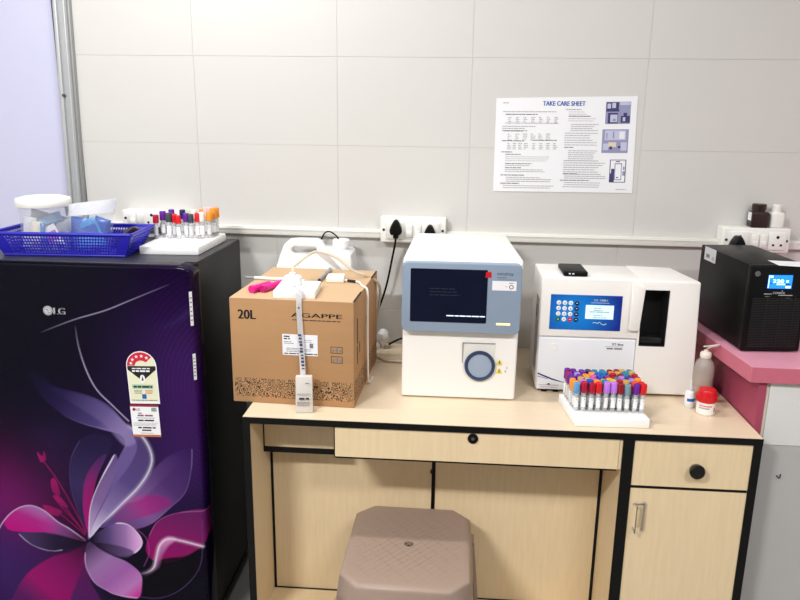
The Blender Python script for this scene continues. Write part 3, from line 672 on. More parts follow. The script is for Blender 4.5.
# jar with white lid
JX, JY, JZ = -.618, -.335, FZ+.0042
jar = thing('plastic_jar', 'wide clear plastic jar with a white screw lid standing in the blue basket', 'jar', (JX,JY,JZ))
b = B(); b.lathe([(0,0),(.059,0),(.061,.004),(.064,.121),(.064,.127),(.062,.127),(.062,.121),(.059,.006),(0,.004)], (JX,JY,JZ), clear_mat('frosted_jar', (240,242,244), .14, .25), 40); b.build('jar_body', jar)
b = B(); b.lathe([(.0625,.121),(.0685,.121),(.070,.124),(.070,.138),(.068,.142),(.05,.147),(0,.149)], (JX,JY,JZ), mat('lid_ivory', (240,238,230), .4), 48); b.build('lid', jar)
def packet(name, label, c, w, h, t, m, rx, ry, rz, stripe=None, grp=None):
    b = B(); tb = bmesh.new(); bmesh.ops.create_grid(tb, x_segments=8, y_segments=8, size=.5)
    T = Matrix.Translation(c) @ Matrix.Rotation(R(rz),4,'Z') @ Matrix.Rotation(R(ry),4,'Y') @ Matrix.Rotation(R(rx),4,'X')
    up = []
    for s in (1,-1):
        tb = bmesh.new(); bmesh.ops.create_grid(tb, x_segments=8, y_segments=10, size=.5)
        for v in tb.verts:
            u, w_ = v.co.x*2, v.co.y*2; q = max(0, 1-u*u)*max(0, 1-w_**4)
            v.co = V((v.co.x*w, s*(t/2*q**.6+.0003)+.0015*noise.noise(V((u*2,w_*2,c[0]*99))), v.co.y*h))
        b.add(tb, m, T)
    if stripe: b.box((-w*.42,-t/2-.0012,-h*.12), (w*.42,-t/2-.0002,h*.25), stripe, 0, 1, T)
    o = b.build(name); o.data.transform(Matrix.Translation(-V(c))); o.location = c
    return tag(o, label, 'packet', grp)
WPK, BPK, LPK, GPK = mat('packet_white', (226,228,234), .4), mat('packet_blue', (40,120,190), .35), mat('packet_pale_blue', (150,196,232), .35), mat('packet_grey', (176,180,188), .4)
VIO = mat('violet_print', (176,60,170), .5)
G = 'small packets inside the clear jar'
packet('sachet', 'white sachet at the left side inside the clear jar', (JX-.040,JY-.012,JZ+.049), .034, .085, .012, WPK, 4, 8, 10, None, G)
packet('sachet', 'cream sachet with a thin blue edge in the middle of the clear jar', (JX-.012,JY-.030,JZ+.044), .032, .076, .012, mat('packet_cream', (232,226,206), .4), -3, 5, 0, None, G)
packet('sachet', 'upright blue packet in the middle of the clear jar', (JX+.010,JY-.036,JZ+.042), .014, .072, .010, BPK, 0, 3, 0, None, G)
packet('sachet', 'white sachet with a violet stripe at the right of the clear jar', (JX+.036,JY-.030,JZ+.040), .040, .066, .010, WPK, 0, -25, 0, VIO, G)
packet('sachet', 'pale blue packet lying across the top inside the clear jar', (JX+.005,JY+.002,JZ+.083), .085, .026, .014, LPK, 10, -16, 0, None, G)
packet('sachet', 'grey sachet behind the violet-striped sachet in the clear jar', (JX+.042,JY+.012,JZ+.060), .042, .060, .012, GPK, 0, 20, 0, None, G)
packet('sachet', 'white crumpled wrapper near the jar lid inside the clear jar', (JX-.030,JY+.022,JZ+.085), .050, .040, .016, WPK, 0, 14, 0, None, G)
# bag with blue packets
BX, BY = -.498, -.318
bag = thing('plastic_bag', 'open clear plastic bag of blue packets standing in the blue basket', 'bag', (BX,BY,FZ+.004))
b = B()
for s in (1,-1):
    tb = bmesh.new(); bmesh.ops.create_grid(tb, x_segments=24, y_segments=24, size=.5)
    for v in tb.verts:
        u, w_ = v.co.x+.5, v.co.y+.5
        half = .052+.022*w_
        x = BX-.004+(u-.5)*2*half + .012*w_
        z = FZ+.006 + w_*(.122+.020*u)
        d = (.012+.022*(1-w_)**.7)*math.sin(math.pi*min(max(u,0),1))**.6
        v.co = V((x, BY+s*d+.004*noise.noise(V((u*5,w_*5,s*3.)))-.01*w_, z))
    b.add(tb, clear_mat('clear_bag', (236,240,246), .14, .2))
b.build('bag_film', bag)
b = B()
for s in (1,-1):
    tb = bmesh.new(); bmesh.ops.create_grid(tb, x_segments=20, y_segments=3, size=.5)
    for v in tb.verts:
        u, w_ = v.co.x+.5, .74+.26*(v.co.y+.5)
        half = .052+.022*w_
        v.co = V((BX-.004+(u-.5)*2*half+.012*w_, BY+s*(.013+.010*(1-w_))*math.sin(math.pi*u)**.6+s*.001-.01*w_, FZ+.006+w_*(.122+.020*u)))
    b.add(tb, mat('white_film', (236,238,240), .4))
b.build('white_bag_top', bag)
G = 'blue packets in the clear bag'
BP2, BP3 = mat('packet_deep_blue', (18,80,170), .25), mat('packet_sky_blue', (44,138,204), .25)
packet('blue_packet', 'deep blue packet at the left of the clear bag', (BX-.030,BY-.008,FZ+.052), .050, .085, .014, BP2, 0, 6, 0, None, G)
packet('blue_packet', 'bright blue packet in the middle of the clear bag', (BX+.004,BY-.012,FZ+.056), .055, .070, .014, BP3, 0, -22, 0, BP2, G)
packet('blue_packet', 'deep blue packet at the right of the clear bag', (BX+.028,BY-.004,FZ+.062), .045, .066, .014, BP2, 0, 18, 0, None, G)
packet('blue_packet', 'sky blue packet lying low across the front of the clear bag', (BX+.006,BY-.016,FZ+.030), .078, .034, .012, BP3, 0, -12, 0, None, G)
b = B(); b.tube([(-.438,-.300,FZ+.010),(-.420,-.305,FZ+.034),(-.402,-.292,FZ+.052),(-.386,-.286,FZ+.056),(-.376,-.288,FZ+.046),(-.384,-.296,FZ+.03)], .012, mat('dark_maroon_rubber', (44,32,46), .4), 12, 8, .6)
b.box((-.443,-.306,FZ+.004), (-.430,-.294,FZ+.016), mat('dark_maroon_rubber', (44,32,46), .4), .003)
tag(b.build('rubber_tourniquet'), 'dark rubber tourniquet coiled at the right end of the blue basket', 'tourniquet')

# ================================================================== TEST TUBES
CC = {'red':(214,24,30),'crimson':(172,14,48),'dark red':(140,14,28),'purple':(104,28,150),'violet':(190,120,222),'lavender':(150,140,212),'light blue':(92,152,206),'blue':(36,78,190),'navy':(36,34,96),
      'teal':(28,124,156),'grey blue':(120,146,164),'yellow':(214,180,60),'gold':(200,160,84),'orange':(240,150,40),'orange red':(236,84,24),'orchid':(196,96,170),'magenta':(150,24,100),'pink':(236,160,170),'pale pink':(236,190,196),'pale green':(196,214,190),'white':(232,230,224),'dark grey':(60,70,80)}
TUBEG = clear_mat('tube_plastic', (224,227,230), .30, .12)
LABW, LABG = mat('tube_label', (238,239,240), .55), mat('tube_label_grey', (208,211,215), .55)
CONT = {'blood': mat('tube_blood', (92,26,28), .3), 'serum': mat('tube_serum', (206,160,70), .3), 'clear': mat('tube_clear_fill', (226,228,230), .3), 'cells': mat('tube_cells', (150,96,80), .3)}
def tmeshes():
    d = {}
    b = B(); b.lathe([(0,0),(.003,.0004),(.0052,.002),(.0062,.005),(.0062,.062),(.0054,.062),(.0054,.006),(0,.003)], (0,0,0), TUBEG, 16); o = b.build('tube_body'); d['body'] = o.data; bpy.data.objects.remove(o)
    for m in ('LABW','LABG'):
        b = B(); n = 10; r = .0065
        tb = bmesh.new(); a0, a1 = R(-150), R(-25)
        lo = [tb.verts.new((r*math.cos(a0+(a1-a0)*k/n), r*math.sin(a0+(a1-a0)*k/n), .012)) for k in range(n+1)]
        hi = [tb.verts.new((r*math.cos(a0+(a1-a0)*k/n), r*math.sin(a0+(a1-a0)*k/n), .038)) for k in range(n+1)]
        for k in range(n): tb.faces.new((lo[k], lo[k+1], hi[k+1], hi[k]))
        b.add(tb, globals()[m])
        for zz, aa in ((.033,-80),):
            a = R(aa); p = V((.0067*math.cos(a), .0067*math.sin(a), zz)); b.prism([p+V((-.0008,0,-.001)), p+V((.0008,0,-.001)), p+V((.0008,0,.001)), p+V((-.0008,0,.001))], (0,-.0002,0), INKG)
        o = b.build('tube_label'); d[m] = o.data; bpy.data.objects.remove(o)
    for c in CONT:
        h = {'blood':.036,'serum':.030,'clear':.02,'cells':.03}[c]
        b = B(); b.lathe([(0,.0035),(.0045,.0055),(.0050,.008),(.0050,h),(0,h)], (0,0,0), CONT[c], 12); o = b.build('s'); d[c] = o.data; bpy.data.objects.remove(o)
    for c, rgb in CC.items():
        b = B(); cm = mat('cap_'+c.replace(' ','_'), rgb, .38)
        b.lathe([(.0063,.0495),(.0078,.0495),(.0082,.0505),(.0080,.0735),(.0073,.0755),(.0042,.0755),(.0034,.072),(0,.072)], (0,0,0), cm, 18); o = b.build('c'); d['cap '+c] = o.data; bpy.data.objects.remove(o)
    return d
TM = tmeshes()
def tube(label, group, loc, cap, cont, lab, rz=0, tilt=(0,0), s=1, wd=1):
    t = thing('test_tube', label, 'test tube', loc, 0, group); t.rotation_euler = (tilt[0], tilt[1], rz); t.scale = (s*wd,s*wd,s)
    for nm, k in (('tube_body','body'), ('cap','cap '+cap), ('tube_label',lab), ('sample',cont)):
        if k: o = bpy.data.objects.new(nm, TM[k]); COL.objects.link(o); o.parent = t
    return t
ORD = ['first','second','third','fourth','fifth','sixth','seventh','eighth','ninth','tenth','eleventh']
# crowded rack on the desk
RA = R(2.2); RO = V((.7955,-.606,.75))
def rk(u, v, z=0): return RO + V((math.cos(RA)*u-.115*v, math.sin(RA)*u+.993*v, z))
rack = thing('foam_tube_rack', 'white foam block crowded with capped tubes at the front of the desk', 'tube rack', rk(.087,.075), RA)
b = B(); b.prism([rk(0,0), rk(.1755,0), rk(.1755,.155), rk(0,.155)], (0,0,.0235), FOAM, .003, 2); b.build('foam_block', rack)
b = B()
for i in range(10):
    b.ring(rk(.013+.0168*i,.026,.0236), (0,0,1), .0062, .0068, mat('hole_rim', (196,196,200), .8), .0002, 14)
b.build('hole_marks', rack)
rows = ['light blue,crimson,crimson,red,violet,violet,dark red,grey blue,purple,red',
 'orange,violet,blue,orange,teal,yellow,crimson,gold,orange red,red',
 'orange,gold,yellow,orchid,yellow,yellow,teal,light blue,lavender,orange',
 'purple,purple,gold,orchid,blue,crimson,crimson,violet,purple,magenta',
 'purple,lavender,orange,orange,blue,blue,crimson,dark red,teal,crimson',
 'crimson,purple,purple,navy,teal,teal,orange,gold,teal,gold',
 'purple,purple,purple,navy,teal,teal,dark red,dark red,gold,teal']
for j, rw in enumerate(rows):
    for i, cp in enumerate(rw.split(',')):
        side = 'front' if j == 0 else ('back' if j == 6 else ORD[j])
        lb = '%s-capped tube, %s from left in the %s row of the crowded desk rack' % (cp, ORD[i], side)
        p = rk(.0112+.01745*i+random.uniform(-.0008,.0008), .041+.0157*j+random.uniform(-.0012,.0012), .0237)
        cont = random.choice(['blood','clear','clear','serum','cells'])
        if j == 0: cont = ['clear','clear','clear',None,'cells','cells','clear','serum','clear','clear'][i]
        tube(lb, 'capped tubes in the crowded desk rack', p, cp, cont, 'LABW' if random.random() < .7 or j == 0 else 'LABG', random.uniform(-.5,.5), (random.uniform(-.03,.03), random.uniform(-.03,.03)), random.uniform(.93,1.0))
# rack on the fridge
rack2 = thing('foam_tube_rack', 'white foam block with a row of capped tubes on top of the fridge', 'tube rack', (-.262,-.215,FZ), R(3))
b = B()
b.prism([V((-.353,-.352,FZ)), V((-.191,-.342,FZ)), V((-.192,-.098,FZ)), V((-.366,-.105,FZ))], (0,0,.0235), FOAM, .004, 2); b.build('foam_block', rack2)
fr_caps = [('crimson','cells'),('purple','blood'),('dark grey','clear'),('red','cells'),('red','clear'),('purple','clear'),('dark grey','clear'),('red','serum'),('white','clear'),('orange','serum'),('orange','blood')]
px_ = [156.5,163,169.5,174,179.5,186,191.5,197.5,203,209,214.5]
py_ = [239,238,239,239,239.5,239,239,239.5,239,239,237]
for i, (cp, cn) in enumerate(fr_caps):
    p = at(px_[i], py_[i]-.5, 2, FZ+.0238); p.y += .004+(.005 if i % 2 else -.003)
    tube('%s-capped tube, %s from left in the front row of the fridge-top rack' % (cp, ORD[i]), 'capped tubes in the fridge-top rack', p, cp, cn, 'LABW' if i % 3 else 'LABG', random.uniform(-.5,.5), (0,random.uniform(-.03,.03)), [.9,1.0,.98,.92,.9,.95,.93,.98,1.0,1.02,1.1][i], 1.13)
bc = [('purple',.012,0),('navy',.045,0),('pale green',.062,0),('white',.078,0),('orange',.104,.004),('pale pink',.1145,.012),('pale pink',.1285,.014),('orange',.1435,.012)]
for i, (cp, u, dz) in enumerate(bc):
    tube('%s-capped tube, %s from left in the back row of the fridge-top rack' % (cp, ORD[i]), 'capped tubes in the fridge-top rack', (-.347+u,-.155+.0009*i,FZ+.0238), cp, 'serum' if i > 3 else 'clear', 'LABW', 0, (0,0), 1.0+dz*8, 1.1)

# ================================================================== CARTON
CW, CDp, CH = .311, .378, .272
box = thing('cardboard_box', 'brown twenty litre cardboard carton at the left end of the desk', 'box', (.1130,-.355,.75), R(-2.4))
hw, hd = CW/2, CDp/2
b = B(); b.box((-hw,-hd,.0005), (hw,hd,CH-.001), CARD, .002, 2); b.build('carton_body', box, world=False)
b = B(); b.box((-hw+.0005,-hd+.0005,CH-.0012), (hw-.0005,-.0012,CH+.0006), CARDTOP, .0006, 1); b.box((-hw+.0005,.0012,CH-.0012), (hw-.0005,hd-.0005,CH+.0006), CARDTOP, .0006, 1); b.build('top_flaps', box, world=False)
def bx(px, py):   # local front-face coordinates of a measured point
    p = W(box).inverted() @ at(px, py, 1, -.5445); return p.x, p.z
fy = -hd
b = B()
x, z = bx(237.5,319); b.text('20L', (x,fy,z), X, Z, .0245, INK, w=.044, bold=True)
b.build('volume_lettering', box, world=False, smooth=0); b = B()
x, z = bx(291,316.8); b.text('AGAPPE', (x,fy,z), X, Z, .0110, INK, w=.127, bold=True)
b.lines((x+.003,fy,z-.0085), X, Z, .120, 1, .005, .0024, mat('faded_print', (84,66,50), .7), lo=1)
b.build('brand_lettering', box, world=False, smooth=0); b = B()
for (pa, pb) in (((331,346.3),(343,353.2)), ((331.5,355.8),(343,363))):
    xa, za = bx(*pa); xb, zb = bx(*pb)
    for q in ((xa,xb,za-.001,za),(xa,xb,zb,zb+.001),(xa,xa+.001,zb,za),(xb-.001,xb,zb,za)): b.box((q[0],fy-.0005,q[2]), (q[1],fy,q[3]), INK)
    for k in range(3): b.box((xa+.004+k*.009,fy-.0005,zb+.003), (xa+.009+k*.009,fy,zb+.010+.003*(k % 2)), INKG)
b.build('handling_symbols', box, world=False, smooth=0)
# doodle band (voronoi pattern on a thin printed sheet of the carton)
dm = bpy.data.materials.new('doodle_print'); dm.use_nodes = True; nt = dm.node_tree; pb_ = nt.nodes['Principled BSDF']; pb_.inputs['Roughness'].default_value = .8
tc = nt.nodes.new('ShaderNodeTexCoord'); v1 = nt.nodes.new('ShaderNodeTexVoronoi'); v1.inputs['Scale'].default_value = 120; v2 = nt.nodes.new('ShaderNodeTexVoronoi'); v2.inputs['Scale'].default_value = 190
sn = nt.nodes.new('ShaderNodeMath'); sn.operation = 'MULTIPLY'; sn.inputs[1].default_value = 16.; s2 = nt.nodes.new('ShaderNodeMath'); s2.operation = 'SINE'
g1 = nt.nodes.new('ShaderNodeMath'); g1.operation = 'GREATER_THAN'; g1.inputs[1].default_value = .45
g2 = nt.nodes.new('ShaderNodeMath'); g2.operation = 'LESS_THAN'; g2.inputs[1].default_value = .22; mxm = nt.nodes.new('ShaderNodeMath'); mxm.operation = 'MAXIMUM'
mx = nt.nodes.new('ShaderNodeMix'); mx.data_type = 'RGBA'; mx.inputs['A'].default_value = (*lin((173,132,91)),1); mx.inputs['B'].default_value = (*lin((34,26,22)),1)
nt.links.new(tc.outputs['Object'], v1.inputs['Vector']); nt.links.new(tc.outputs['Object'], v2.inputs['Vector']); nt.links.new(v1.outputs['Distance'], sn.inputs[0]); nt.links.new(sn.outputs[0], s2.inputs[0])
nt.links.new(s2.outputs[0], g1.inputs[0]); nt.links.new(v2.outputs['Distance'], g2.inputs[0]); nt.links.new(g1.outputs[0], mxm.inputs[0]); nt.links.new(g2.outputs[0], mxm.inputs[1]); nt.links.new(mxm.outputs[0], mx.inputs['Factor']); nt.links.new(mx.outputs['Result'], pb_.inputs['Base Color'])
b = B(); b.box((-hw+.006,fy-.0004,.016), (hw-.003,fy,.066), dm); b.box((hw,-hd+.004,.016), (hw+.0004,hd-.01,.066), dm); b.build('doodle_band', box, world=False, smooth=0)
b = B(); xs_ = hw+.0002   # side lettering, reading upwards
b.lines((xs_,-hd+.045,.22), Z*-1, Y, .12, 1, .01, .009, INK, lo=1, lift=.0002); b.lines((xs_,-hd+.078,.15), Z*-1, Y, .03, 1, .01, .009, INK, lo=1, lift=.0002)
b.lines((xs_,.02,.19), Z*-1, Y, .02, 3, .014, .008, INK, lo=.8, lift=.0002); b.build('side_lettering', box, world=False, smooth=0)
b = B(); b.box((hw-.0035,-hd+.004,CH-.001), (hw+.0006,-hd+.115,CH+.0010), INK); b.box((hw-.0035,hd-.10,CH-.001), (hw+.0006,hd-.002,CH+.0010), INK); b.build('dark_edge_tape', box, world=False, smooth=0)
xa, zt_ = bx(282,334); xb, zb_ = bx(318,356)
b = B(); b.box((xa,fy-.0006,zb_), (xb,fy,zt_), PAPER); ls = b.build('shipping_label', box, world=False, smooth=0)
b = B(); yy = fy-.0006
b.lines((xa+.004,yy,zt_-.007), X, Z, .016, 2, .006, .003, INK, lo=.7); b.lines((xa+.004,yy,zt_-.020), X, Z, .03, 2, .004, .0014, INKG, lo=.6)
b.lines((xa+.010,yy,zb_+.017), X, Z, .036, 3, .004, .0014, INKG, lo=.7); b.lines((xa+.004,yy,zb_+.003), X, Z, .084, 1, .004, .0024, INK, lo=1)
b.box((xb-.020,yy-.0003,zb_+.020), (xb-.011,yy,zb_+.032), INKG); b.lines((xb-.034,yy,zt_-.014), X, Z, .02, 2, .005, .0014, INKL, lo=.8); b.lines((xb-.034,yy,zb_+.016), X, Z, .02, 2, .004, .0014, INKL, lo=.8)
bl = b.build('label_print', ls, world=False, smooth=0)
# things on the carton
TZ = .75+CH+.0008
t = thing('foam_block', 'white foam slab lying at the front edge on top of the cardboard carton', 'foam block', (.108,-.475,TZ), R(3))
b = B(); b.box((-.0515,-.058,0), (.0515,.062,.019), FOAM, .002, 2); b.build('slab', t, world=False)
t = thing('suction_cap', 'white round bottle cap with a hose fitting resting on the foam slab', 'cap', (.093,-.462,TZ+.0192))
b = B(); b.lathe([(0,0),(.0215,0),(.0225,.002),(.0225,.020),(.020,.023),(.010,.024),(.008,.026),(.008,.031),(0,.031)], (0,0,0), HDPE, 32); b.build('cap_body', t, world=False)
b = B()
for k in range(28): a = 2*math.pi*k/28; b.box((-.0006,-.0005,.003), (.0006,.0005,.019), HDPE, 0, 1, Matrix.Translation((.0226*math.cos(a), .0226*math.sin(a), 0)) @ Matrix.Rotation(a+math.pi/2,4,'Z'))
b.build('grip_ribs', t, world=False)
b = B(); b.tube([(-.022,-.026,.0012),(-.008,-.030,.0012),(.008,-.028,.0012),(.012,-.024,.0012)], .0012, CHROME, 6, 4); b.build('wire_clip', t, world=False)
b = B(); HOSE = clear_mat('milky_hose', (226,214,190), .72, .3)
hp_ = [(.093,-.462,TZ+.046),(.088,-.43,TZ+.058),(.0855,-.37,1.078),(.104,-.33,1.092),(.1275,-.30,1.098),(.174,-.29,1.083),(.221,-.285,1.046),(.252,-.27,1.030),(.279,-.22,1.003),(.285,-.165,.965),(.276,-.128,.90),(.262,-.115,.80),(.268,-.135,.7565),(.30,-.185,.7545),(.335,-.193,.7545),(.371,-.196,.7545)]
b.tube(hp_, .0042, HOSE, 10, 8); tag(b.build('tubing'), 'milky plastic hose arching over the carton and down behind it onto the desk', 'tube')
t = thing('tube_holder', 'magenta plastic tube holder lying on the carton, left of the foam slab', 'tube holder', (.010,-.435,TZ), R(0))
b = B(); b.cyl((-.014,-.045,.0095), (.012,.010,.0095), .0092, MAGENTA, 20); b.cyl((-.014,-.045,.0095), (-.018,-.053,.0095), .0102, MAGENTA, 20); b.build('barrel', t, world=False)
b = B(); b.cyl((.012,-.035,.0092), (.040,.035,.0092), .0085, MAGENTA, 20); b.cyl((.012,-.035,.0092), (.008,-.045,.0092), .0095, mat('magenta_dark', (186,16,112), .35), 20); b.build('second_barrel', t, world=False)
t = thing('syringe', 'slim white capped syringe lying across the carton behind the magenta holder', 'syringe', (.0,-.33,TZ), 0)
b = B(); b.cyl((-.042,-.002,.005), (.052,-.012,.005), .0042, HDPE, 14); b.build('barrel', t, world=False)
b = B(); b.cyl((.052,-.012,.005), (.098,-.017,.005), .0026, HDPE, 10); b.build('needle_cap', t, world=False)
b = B(); b.cyl((-.042,-.002,.005), (-.066,.000,.005), .0030, mat('grey_plunger', (150,150,150), .4), 10); b.disc((-.066,0,.005), (-1,0,0), .005, mat('grey_plunger', (150,150,150), .4), .0015); b.build('plunger', t, world=False)
t = thing('pen', 'grey and silver pen lying beside the foam slab on the carton', 'pen', (.150,-.29,TZ), 0)
b = B(); b.cyl((-.012,-.052,.0055), (-.006,.095,.0055), .005, mat('pen_grey', (150,152,156), .3, metal=.5), 14); b.build('barrel', t, world=False)
b = B(); b.box((-.0095,.02,.0095), (-.0065,.09,.0125), CHROME, .0008); b.cyl((-.0125,-.064,.0055), (-.012,-.052,.0055), .0018, INK, 10, .0045); b.build('clip', t, world=False)
t = thing('sensor_box', 'small white cable box with a thin cord on the right of the carton top', 'box', (.180,-.325,TZ), R(4))
b = B(); b.box((-.024,-.022,0), (.024,.030,.016), WHITEP, .003, 3); b.build('case', t, world=False)
b = B(); cp = [(.203,-.332,TZ+.006),(.222,-.335,TZ+.004),(.245,-.345,TZ+.004),(.260,-.385,TZ+.0035),(.2735,-.398,TZ-.001),(.2765,-.400,TZ-.02),(.2760,-.401,.95),(.2765,-.400,.85),(.2775,-.396,.775),(.279,-.375,.7545),(.281,-.33,.7535)]
b.tube(cp, .0030, mat('cord_white', (226,224,218), .5), 8, 6); b.tube([(.214,-.334,TZ+.005),(.236,-.341,TZ+.0045)], .0036, INK, 8, 3); b.build('cord', t)
# sachet and paper strip on the carton front
st = thing('paper_strip', 'narrow white printed paper strip hanging from the foam slab down the carton front', 'paper strip', (.126,-.553,.84), 0)
pts_ = [(.1265,-.520,TZ+.0215),(.1265,-.547,TZ+.0205),(.1265,-.5505,TZ+.010),(.127,-.5515,TZ-.03),(.130,-.5525,.93),(.134,-.558,.86),(.136,-.566,.836)]
b = B(); tb = bmesh.new(); rr_ = []
for p in [V(q) for q in pts_]: rr_.append((tb.verts.new(p-X*.0068), tb.verts.new(p+X*.0068)))
for a, c in zip(rr_, rr_[1:]): tb.faces.new((a[0], a[1], c[1], c[0]))
bmesh.ops.solidify(tb, geom=tb.faces[:], thickness=.0006)
b.add(tb, PAPER); b.build('strip', st)
b = B()
for k in range(11): zz = .936-.0085*k; b.box((.1275+.0008*k-.003+random.uniform(-.001,.001),-.5575-.0008*max(0,k-6),zz), (.1275+.0008*k+.004,-.5530,zz+random.uniform(.002,.0055)), mat('strip_blue_print', (60,66,96), .6))
b.disc((.1265,-.553,1.006), (0,-1,0), .0022, INK, .0004, 10); b.build('strip_print', st, smooth=0)
sa = thing('sample_carton', 'small translucent white printed pack standing on the desk in front of the carton', 'pack', (.1425,-.585,.75), R(8))
b = B(); b.box((-.0215,-.010,.0005), (.0215,.010,.092), clear_mat('translucent_pack', (216,210,204), .88, .3), .003, 2, None, lambda c: V((c.x*(1-.05*(c.z/.09)), c.y*(1-.3*(c.z/.09))+.008*(c.z/.09), c.z))); b.build('pack', sa, world=False)
b = B(); b.lines((-.017,-.0102,.050), X, Z, .034, 1, .004, .0014, INKG, lo=1, lift=-.002+.003); b.text('SEMEN', (-.012,-.0092,.036), X, Z, .004, INK, w=.024, bold=True, lift=.001) if False else b.lines((-.012,-.0095,.036), X, Z, .024, 1, .004, .0046, INK, lo=1, lift=.001)
b.lines((-.017,-.0098,.029), X, Z, .034, 3, .0045, .0015, INKG, lo=.8, lift=.001); b.lines((.004,-.0075,.076), X, Z, .01, 1, .004, .0024, INKG, lo=1, lift=.001); b.build('pack_print', sa, world=False, smooth=0)

# jerrycan behind the carton
jc = thing('jerrycan', 'milky white plastic jerrycan with a moulded handle behind the carton', 'jerrycan', (.092,-.085,.75))
JY0, JY1 = -.145, -.028
body = [(-.026,.752),(.196,.752),(.198,.99),(.198,1.040),(.194,1.060),(.184,1.0685),(.120,1.0705),(.108,1.078),(.100,1.094),(.088,1.1005),(.030,1.1005),(.006,1.098),(-.010,1.084),(-.022,1.056),(-.030,1.02)]
hole = [(.020,1.0775),(.084,1.0775),(.090,1.071),(.085,1.060),(.074,1.056),(.022,1.056),(.013,1.062),(.012,1.071)]
tb = bmesh.new()
def loop(pts, y): return [tb.verts.new((x,y,z)) for x, z in pts]
o1, o2, h1, h2 = loop(body,JY0), loop(body,JY1), loop(hole,JY0), loop(hole,JY1)
for a, c in ((o1,o2),(h1,h2)):
    n = len(a)
    for k in range(n): tb.faces.new((a[k], c[k], c[(k+1) % n], a[(k+1) % n]))
for o_l, h_l in ((o1,h1),(o2,h2)):
    ed = []
    for lp in (o_l, h_l):
        for k in range(len(lp)):
            e_ = tb.edges.get((lp[k], lp[(k+1) % len(lp)]))
            ed.append(e_)
    bmesh.ops.triangle_fill(tb, edges=ed, use_beauty=True)
for v in tb.verts:
    if v.co.z > 1.05 and v.co.x < .115: v.co.y = -.098+(v.co.y+.0865)*.36
bmesh.ops.recalc_face_normals(tb, faces=tb.faces[:])
sh = [e_ for e_ in tb.edges if len(e_.link_faces) == 2 and e_.calc_face_angle(0) > R(60)]
bmesh.ops.bevel(tb, geom=sh, offset=.007, segments=3, affect='EDGES', profile=.5, clamp_overlap=True)
b = B(); b.add(tb, HDPE); b.build('can_body', jc)
b = B(); b.lathe([(.021,0),(.021,.006),(.0245,.006),(.0255,.008),(.0255,.027),(.023,.030),(0,.030)], (.158,-.085,1.0690), HDPE, 32)
for k in range(30): a = 2*math.pi*k/30; b.box((-.0006,-.0006,.010), (.0006,.0006,.026), HDPE, 0, 1, Matrix.Translation((.158+.0255*math.cos(a), -.085+.0255*math.sin(a), 1.069)) @ Matrix.Rotation(a,4,'Z'))
b.build('screw_cap', jc)
b = B(); b.tube([(.150,-.086,1.0985),(.142,-.080,1.108),(.122,-.06,1.116),(.104,-.04,1.112),(.090,-.026,1.095),(.075,-.018,1.05),(.06,-.016,.95),(.05,-.02,.80)], .0022, BLACKP, 8, 6)
tag(b.build('black_lead'), 'thin black lead running from the jerrycan cap back to the wall', 'cable')
# white adapter on the desk behind the carton
ad = thing('white_nozzle', 'small crumpled white plastic fitting at the back of the desk beside the carton', 'fitting', (.279,-.055,.75))
b = B(); b.lathe([(0,0),(.006,0),(.006,.016),(.017,.022),(.022,.034),(.019,.050),(.010,.060),(0,.062)], (.284,-.055,.7505), HDPE, 9); 
for v in b.bm.verts: v.co += V((1,.6,.4))*.004*noise.noise(v.co*60)
b.build('cone', ad)
b = B(); b.box((.262,-.066,.7505), (.275,-.046,.768), HDPE, .003); b.build('foot', ad)

# ================================================================== HAEMATOLOGY ANALYZER
ha = thing('blood_analyzer', 'white bench analyzer with a blue-grey screen panel in the middle of the desk', 'analyzer', (.522,-.235,.75))
HX0, HX1 = .3715, .6650
def tp(c): return V((c.x + (c.z-.755)*.02*(1 if c.x > .5 else 0) , c.y, c.z))
b = B()
prof = [(-.461,.7525),(-.441,.930),(-.444,1.02),(-.447,1.108),(-.437,1.1165),(-.095,1.1255),(-.084,1.1155),(-.084,.7525)]
tb = bmesh.new(); A_ = [tb.verts.new((HX0,y,z)) for y, z in prof]; B_ = [tb.verts.new((HX1,y,z)) for y, z in prof]
tb.faces.new(A_); tb.faces.new(B_[::-1]); n = len(prof)
for k in range(n): tb.faces.new((A_[k], B_[k], B_[(k+1) % n], A_[(k+1) % n]))
for v in tb.verts:
    if v.co.x > .5: v.co.x += (v.co.z-.758)*.018
    if v.co.y > -.10: v.co.x += .010 if v.co.x < .5 else -.022
bmesh.ops.recalc_face_normals(tb, faces=tb.faces[:])
bmesh.ops.bevel(tb, geom=[e_ for e_ in tb.edges if e_.calc_face_angle(0) > R(25)], offset=.011, segments=4, affect='EDGES', profile=.5, clamp_overlap=True)
b.add(tb, BODYW); hb = b.build('housing', ha)
def rr(x0, x1, z0, z1, r, n=5):
    P = []
    for cx_, cz_, a0 in ((x1-r,z1-r,0),(x0+r,z1-r,90),(x0+r,z0+r,180),(x1-r,z0+r,270)):
        for k in range(n+1): a = R(a0+90*k/n); P.append((cx_+r*math.cos(a), cz_+r*math.sin(a)))
    return P
BY_ = -.468
b = B(); P = rr(.3705, .6675, .931, 1.1095, .014)
b.prism([V((x,-.440,z)) for x, z in P], (0,BY_+.440,0), BEZEL, .005, 3); bz = b.build('front_panel', ha)
b = B(); P = rr(.3920, .583, .958, 1.0945, .003); b.prism([V((x,BY_,z)) for x, z in P], (0,-.0012,0), SCREEN); b.build('screen', bz)
SCT = mat('screen_text', (190,210,225), .4, emit=(190,215,235), estr=.8)
b = B(); b.lines((.4835,BY_-.0012,.9745), X, Z, .096, 1, .005, .0024, SCT, lo=1)
b.lines((.44,BY_-.0012,1.043), X, Z, .09, 3, .008, .003, mat('screen_dim_text', (34,38,56), .3), lo=.6); b.build('screen_text', bz)
